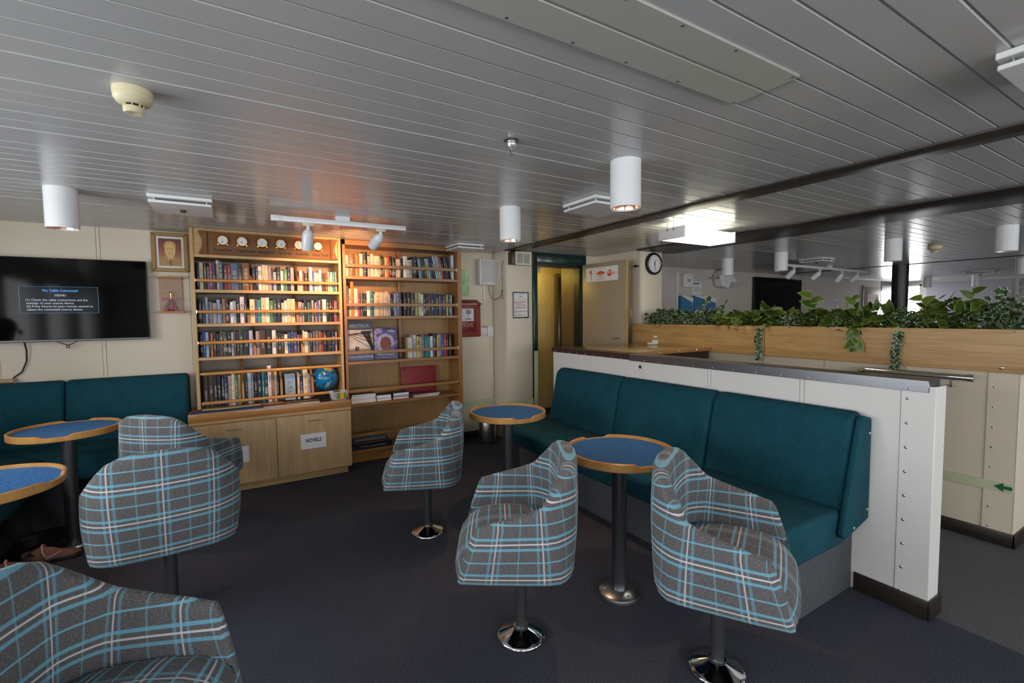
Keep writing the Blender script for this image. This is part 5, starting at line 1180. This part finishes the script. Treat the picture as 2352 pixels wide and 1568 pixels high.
# ================================================================== PLANTS
def leaf_mesh(kind):
    if kind == 'ivy': P = [(0, 0), (.22, -.16), (.44, -.10), (.36, .14), (.62, .30), (.30, .48), (.10, .62), (0, 1.0)]
    else: P = [(0, 0), (.16, -.10), (.31, -.03), (.38, .20), (.33, .48), (.21, .76), (.08, .98), (0, 1.12)]
    bm = bmesh.new(); cl_ = bm.loops.layers.color.new('edge'); mid_ = [bm.verts.new((0, y, .05*math.sin(y*3))) for y in (0, .35, .7)]
    tip = bm.verts.new((0, P[-1][1], -.10))
    for s in (-1, 1):
        ring_ = [bm.verts.new((s*x_, y_, .16*abs(x_)-.06*y_)) for x_, y_ in P[1:-1]]
        seq = [mid_[0]]+ring_+[tip]
        cen = [mid_[0], mid_[0], mid_[0], mid_[1], mid_[1], mid_[2], mid_[2], mid_[2]]
        for i in range(len(seq)-1):
            a, b, c_ = seq[i], seq[i+1], cen[min(i+1, 7)]
            for tri in ({a, b, c_},):
                if len(tri) == 3: 
                    f = bm.faces.new((a, b, c_))
            if cen[min(i+1, 7)] is not cen[min(i, 7)]:
                p_, q_ = cen[min(i, 7)], cen[min(i+1, 7)]
                if len({p_, q_, a}) == 3: bm.faces.new((p_, a, q_))
        if True:
            try: bm.faces.new((mid_[2], seq[-2], tip))
            except ValueError: pass
    core = set(mid_)
    for f in bm.faces:
        for l in f.loops: v = 0.0 if l.vert in core else 1.0; l[cl_] = (v, v, v, 1)
    bmesh.ops.recalc_face_normals(bm, faces=bm.faces)
    me = bpy.data.meshes.new('leaf'); bm.to_mesh(me); bm.free(); me.shade_smooth(); me.materials.append(MT[kind]); return me
LEAF = {k: leaf_mesh(k) for k in ('ivy', 'pothos')}
def add_leaf(t, kind, p, d, s, upv):
    o = bpy.data.objects.new('leaf', LEAF[kind]); C.objects.link(o); o.parent = t
    y = Vector(d).normalized(); z = Vector(upv); z = (z-y*z.dot(y)); z = z.normalized() if z.length > .01 else Vector((0, 0, 1)); x = y.cross(z)
    m = Matrix((x, y, z)).transposed().to_4x4(); m.translation = Vector(p)-ORG[t]; o.matrix_local = m @ Matrix.Diagonal((s, s, s, 1))
def plant(label, name, kind, cx, cy, n, sy, hz_, size, shoots=(), trails=()):
    z0 = 1.28; t = thing(name, label, 'plant', (cx, cy, z0), 0, 'plants in the oak planter'); stems = MB()
    for i in range(n):
        a = random.uniform(0, 2*math.pi); rr_ = math.sqrt(random.random()); x = cx+rr_*.15*math.cos(a); y = cy+rr_*sy*math.sin(a)
        z = 1.30+hz_*(random.random()**.75)*(1-.35*rr_); 
        if x < 4.0: z = max(z, 1.345)
        s = size*random.uniform(.65, 1.2); dx = x-cx-.05; d = (dx*3+random.gauss(-.25, .5), (y-cy)*2+random.gauss(0, .6), random.gauss(.0, .45))
        add_leaf(t, kind, (x, y, z), d, s, (random.gauss(-.45, .45), random.gauss(-.2, .4), 1))
        if i % 3 == 0: stems.tube([(cx+.4*(x-cx), cy+.4*(y-cy), 1.27), ((cx+x)/2, (cy+y)/2, (z+1.27)/2+.02), (x, y, z)], .0018, 4)
    for pts, k, sz in shoots:
        pts = [Vector(p) for p in pts]; stems.tube(pts, .0025, 5)
        for j in range(k):
            f = (j+1)/k*(len(pts)-1); i0 = min(int(f), len(pts)-2); p = pts[i0].lerp(pts[i0+1], f-i0)
            sd = 1 if j % 2 else -1
            add_leaf(t, kind, p, (random.gauss(-.3, .3), sd*.8+random.gauss(0, .2), .35+random.gauss(0, .3)), sz*random.uniform(.8, 1.15), (-1, random.gauss(-.3, .3), .5))
    for pts, k, sz in trails:
        pts = [Vector(p) for p in pts]; stems.tube(pts, .0022, 5)
        for j in range(k):
            f = (j+.5)/k*(len(pts)-1); i0 = min(int(f), len(pts)-2); p = pts[i0].lerp(pts[i0+1], f-i0); sd = 1 if j % 2 else -1
            add_leaf(t, kind, p+Vector((-.006, 0, 0)), (-.15+random.gauss(-.1, .1), sd*.7+random.gauss(0, .25), -.75), sz*random.uniform(.8, 1.2), (-1, random.gauss(-.15, .25), .25))
    part('stems', stems, 'leafstem', t)
plant('bushy dark ivy at the clock-column end of the planter', 'ivy', 'ivy', 4.13, 3.55, 157, .24, 0.22, .062)
plant('ivy with tall pale shoots in front of the blue brochure holders', 'ivy', 'ivy', 4.13, 3.08, 157, .24, 0.20, .060, shoots=[([(4.1, 3.15, 1.30), (4.1, 3.06, 1.42), (4.08, 2.98, 1.58)], 9, .07), ([(4.12, 2.95, 1.3), (4.1, 2.85, 1.46), (4.08, 2.78, 1.54)], 7, .065)])
plant('broad-leaved pothos beside the piece of brown bark', 'pothos_plant', 'pothos', 4.12, 2.66, 105, .22, 0.17, .095)
plant('broad-leaved pothos above the planter board joint', 'pothos_plant', 'pothos', 4.12, 2.38, 105, .20, 0.20, .095, shoots=[([(4.1, 2.36, 1.33), (4.08, 2.30, 1.42), (4.06, 2.24, 1.46)], 4, .09)])
plant('variegated ivy trailing down over the planter board joint', 'ivy', 'ivy', 4.12, 2.10, 166, .20, 0.16, .055, trails=[([(4.0, 2.36, 1.335), (3.962, 2.365, 1.29), (3.955, 2.372, 1.20), (3.957, 2.36, 1.11), (3.955, 2.355, 1.05)], 20, .05)])
plant('yellow-green pothos with one tall upright shoot', 'pothos_plant', 'pothos', 4.13, 1.90, 105, .18, 0.18, .095, shoots=[([(4.10, 1.92, 1.33), (4.08, 1.96, 1.46), (4.06, 2.0, 1.585)], 6, .10)])
plant('dense small-leaved ivy between the two pothos', 'ivy', 'ivy', 4.13, 1.74, 157, .16, 0.16, .05)
plant('pothos hanging over the planter front with large leaves', 'pothos_plant', 'pothos', 4.11, 1.58, 113, .17, 0.20, .085, shoots=[([(4.1, 1.62, 1.33), (4.08, 1.68, 1.46), (4.06, 1.70, 1.55)], 5, .075)], trails=[([(4.0, 1.66, 1.35), (3.962, 1.64, 1.31), (3.955, 1.625, 1.24), (3.955, 1.60, 1.20)], 8, .08)])
plant('ivy with a long strand hanging to the handrail', 'ivy', 'ivy', 4.12, 1.36, 166, .17, 0.17, .05, trails=[([(4.0, 1.375, 1.34), (3.962, 1.37, 1.28), (3.955, 1.385, 1.18), (3.957, 1.375, 1.08), (3.955, 1.395, 1.045)], 26, .045)])
plant('dark pothos with spreading shoots in front of the wall maps', 'pothos_plant', 'pothos', 4.13, 1.14, 122, .17, 0.27, .075, shoots=[([(4.1, 1.18, 1.36), (4.08, 1.24, 1.47), (4.07, 1.29, 1.54)], 6, .065), ([(4.1, 1.06, 1.4), (4.08, 1.03, 1.57)], 5, .07)])
plant('ivy at the handrail end of the planter with a pale upright tip', 'ivy', 'ivy', 4.13, .90, 210, .20, 0.26, .055, shoots=[([(4.1, .93, 1.38), (4.09, .91, 1.50), (4.08, .90, 1.56)], 6, .05)])
solo('bark_piece', MB().obox((4.03, 2.72, 1.345), (.05, .17, .035), Matrix.Rotation(R(6), 3, 'Z'), .012, 3), 'soil', 'piece of brown bark lying among the planter leaves', 'bark', (4.03, 2.72, 1.33))

# ================================================================== SEATED PERSON (only a leg and shoe in view)
def skin_body(name, verts, edges, radii, root, sub=2):
    me = bpy.data.meshes.new(name); me.from_pydata(verts, edges, []); o = bpy.data.objects.new(name, me); C.objects.link(o)
    o.modifiers.new('skin', 'SKIN'); s = o.modifiers.new('sub', 'SUBSURF'); s.levels = s.render_levels = sub
    for d, r_ in zip(me.skin_vertices[0].data, radii): d.radius = r_ if isinstance(r_, tuple) else (r_, r_)
    for i, d in enumerate(me.skin_vertices[0].data): d.use_root = (i == root)
    me2 = bpy.data.meshes.new_from_object(o.evaluated_get(bpy.context.evaluated_depsgraph_get())); C.objects.unlink(o); bpy.data.objects.remove(o); return me2
pe = thing('person', 'seated person in black trousers, one foot under the round table', 'person', (-1.70, 3.72, .0))
V_ = [(-1.78, 3.70, .66), (-1.82, 3.70, .84), (-1.84, 3.70, 1.02), (-1.82, 3.70, 1.14), (-1.78, 3.70, 1.22), (-1.75, 3.70, 1.33), (-1.74, 3.70, 1.42),   # 0-6 pelvis..head top
      (-1.80, 3.89, 1.10), (-1.70, 3.95, .86), (-1.48, 3.90, .74), (-1.40, 3.88, .72),      # 7-10 left arm
      (-1.80, 3.51, 1.10), (-1.70, 3.45, .86), (-1.48, 3.50, .74), (-1.40, 3.52, .72),      # 11-14 right arm
      (-1.74, 3.79, .63), (-1.36, 3.80, .60), (-1.22, 3.815, .36), (-1.105, 3.83, .135),       # 15-18 left leg
      (-1.74, 3.61, .63), (-1.36, 3.58, .60), (-1.28, 3.60, .36), (-1.20, 3.62, .12)]     # 19-22 right leg
E_ = [(0, 1), (1, 2), (2, 3), (3, 4), (4, 5), (5, 6), (3, 7), (7, 8), (8, 9), (9, 10), (3, 11), (11, 12), (12, 13), (13, 14), (0, 15), (15, 16), (16, 17), (17, 18), (0, 19), (19, 20), (20, 21), (21, 22)]
Rd = [(.13, .15), (.12, .14), (.13, .15), (.10, .12), .055, .085, .06, .06, .048, .038, .03, .06, .048, .038, .03, .085, .068, .066, .062, .085, .068, .066, .062]
bme = skin_body('body', V_, E_, Rd, 0)
SKIN = plain('skin', srgb(196, 150, 124), .5); TROU = plain('black_trousers', (.012, .011, .012), .85); SWEAT = plain('dark_sweater', (.03, .032, .045), .9); HAIR = plain('hair', (.08, .05, .03), .6)
for m_ in (TROU, SWEAT, SKIN): bme.materials.append(m_)
for p_ in bme.polygons:
    c_ = p_.center
    p_.material_index = 2 if (c_.z > 1.20 or (c_.x > -1.47 and c_.z > .68 and (c_.y > 3.85 or c_.y < 3.55) and c_.z < .80 and c_.x < -1.30 and abs(c_.y-3.70) > .165 and c_.z > .70)) else 1 if (c_.z > .74) else 0
bme.transform(Matrix.Translation(-ORG[pe])); bme.shade_smooth(); link('body', bme, None, pe)
def mball(c, r_, mat, nm):
    mb = MB(); bmesh.ops.create_uvsphere(mb.bm, u_segments=20, v_segments=14, radius=1, matrix=Matrix.Translation(c) @ Matrix.Diagonal((*r_, 1))); return part(nm, mb, mat, pe)
mball((-1.765, 3.70, 1.385), (.098, .085, .095), HAIR, 'hair')
for s in (-1, 1): mball((-1.655, 3.70+s*.030, 1.362), (.008, .011, .008), 'ink', 'eye')
mball((-1.650, 3.70, 1.335), (.018, .012, .020), SKIN, 'nose'); mball((-1.66, 3.70, 1.298), (.008, .024, .006), plain('lips', srgb(150, 84, 76), .5), 'mouth')
for s in (-1, 1): mball((-1.745, 3.70+s*.084, 1.345), (.018, .010, .028), SKIN, 'ear')
for s, yy in ((1, 3.88), (-1, 3.52)):
    for k in range(4): part('finger', MB().tube([(-1.40, yy+(k-1.5)*.017, .715), (-1.365, yy+(k-1.5)*.019, .712), (-1.335+.004*(k in (1, 2)), yy+(k-1.5)*.019, .700), (-1.318+.008*(k in (1, 2)), yy+(k-1.5)*.019, .685)], [.011, .0095, .0085, .007], 8), SKIN, pe)
    part('thumb', MB().tube([(-1.42, yy-s*.028, .715), (-1.395, yy-s*.048, .708), (-1.372, yy-s*.054, .698)], [.012, .010, .008], 8), SKIN, pe)
SOLE = plain('shoe_sole', (.015, .014, .015), .6); UPPER = plain('shoe_upper', srgb(122, 92, 82), .6, 0, .4, .15, 30); STRAP = plain('shoe_pale', srgb(206, 168, 156), .55)
def shoe(ax_, ay_, ang):
    t = thing('shoe', 'taupe and pink trainer with dark sole under the table by the sofa' if ang < 8 else 'dark trainer planted beside the corner sofa', 'shoe', (ax_, ay_, .0), R(ang))
    outl = [(-.065, .0), (-.055, -.030), (-.01, -.034), (.06, -.036), (.13, -.045), (.18, -.040), (.205, -.015), (.205, .015), (.18, .038), (.12, .042), (.05, .032), (-.01, .032), (-.055, .030)]
    part('sole', MB().prism(outl, 0, .026, 'z', .006, 2), SOLE, t, w=False)
    mb = MB(); secs = [(-.062, .012, .050, .075), (-.045, .030, .060, .085), (-.01, .034, .062, .090), (.03, .035, .066, .098), (.07, .037, .060, .086), (.12, .041, .045, .060), (.17, .036, .036, .046), (.20, .012, .030, .034)]
    rg2 = []
    for x_, wd, zc_, zt_ in secs: rg2.append([mb.bm.verts.new((x_, wd*math.cos(a)*(1 if math.sin(a) < .3 else .8), .020+(zt_-.020)*max(0, math.sin(a))**.8)) for a in [math.pi*k/8 for k in range(9)]])
    for a, b in zip(rg2, rg2[1:]):
        for k in range(8): mb.bm.faces.new((a[k], a[k+1], b[k+1], b[k]))
    mb.bm.faces.new(rg2[0]); mb.bm.faces.new(rg2[-1][::-1])
    part('upper', mb, UPPER, t, w=False, ang=80)
    part('collar_band', MB().tube([(.045, -.036, .045), (.035, -.038, .078), (.030, -.015, .102), (.030, .015, .102), (.035, .036, .078)], .006, 8), STRAP, t, w=False)
    part('side_stripe', MB().tube([(.05, -.0385, .034), (.09, -.041, .050), (.115, -.036, .060)], .004, 6), STRAP, t, w=False)
    part('sock', MB().tube([(-.02, 0, .06), (-.018, 0, .12), (-.025, 0, .17)], [.034, .032, .036], 14), TROU, t, w=False)
shoe(-1.055, 3.76, 3)
shoe(-1.17, 3.62, 12)
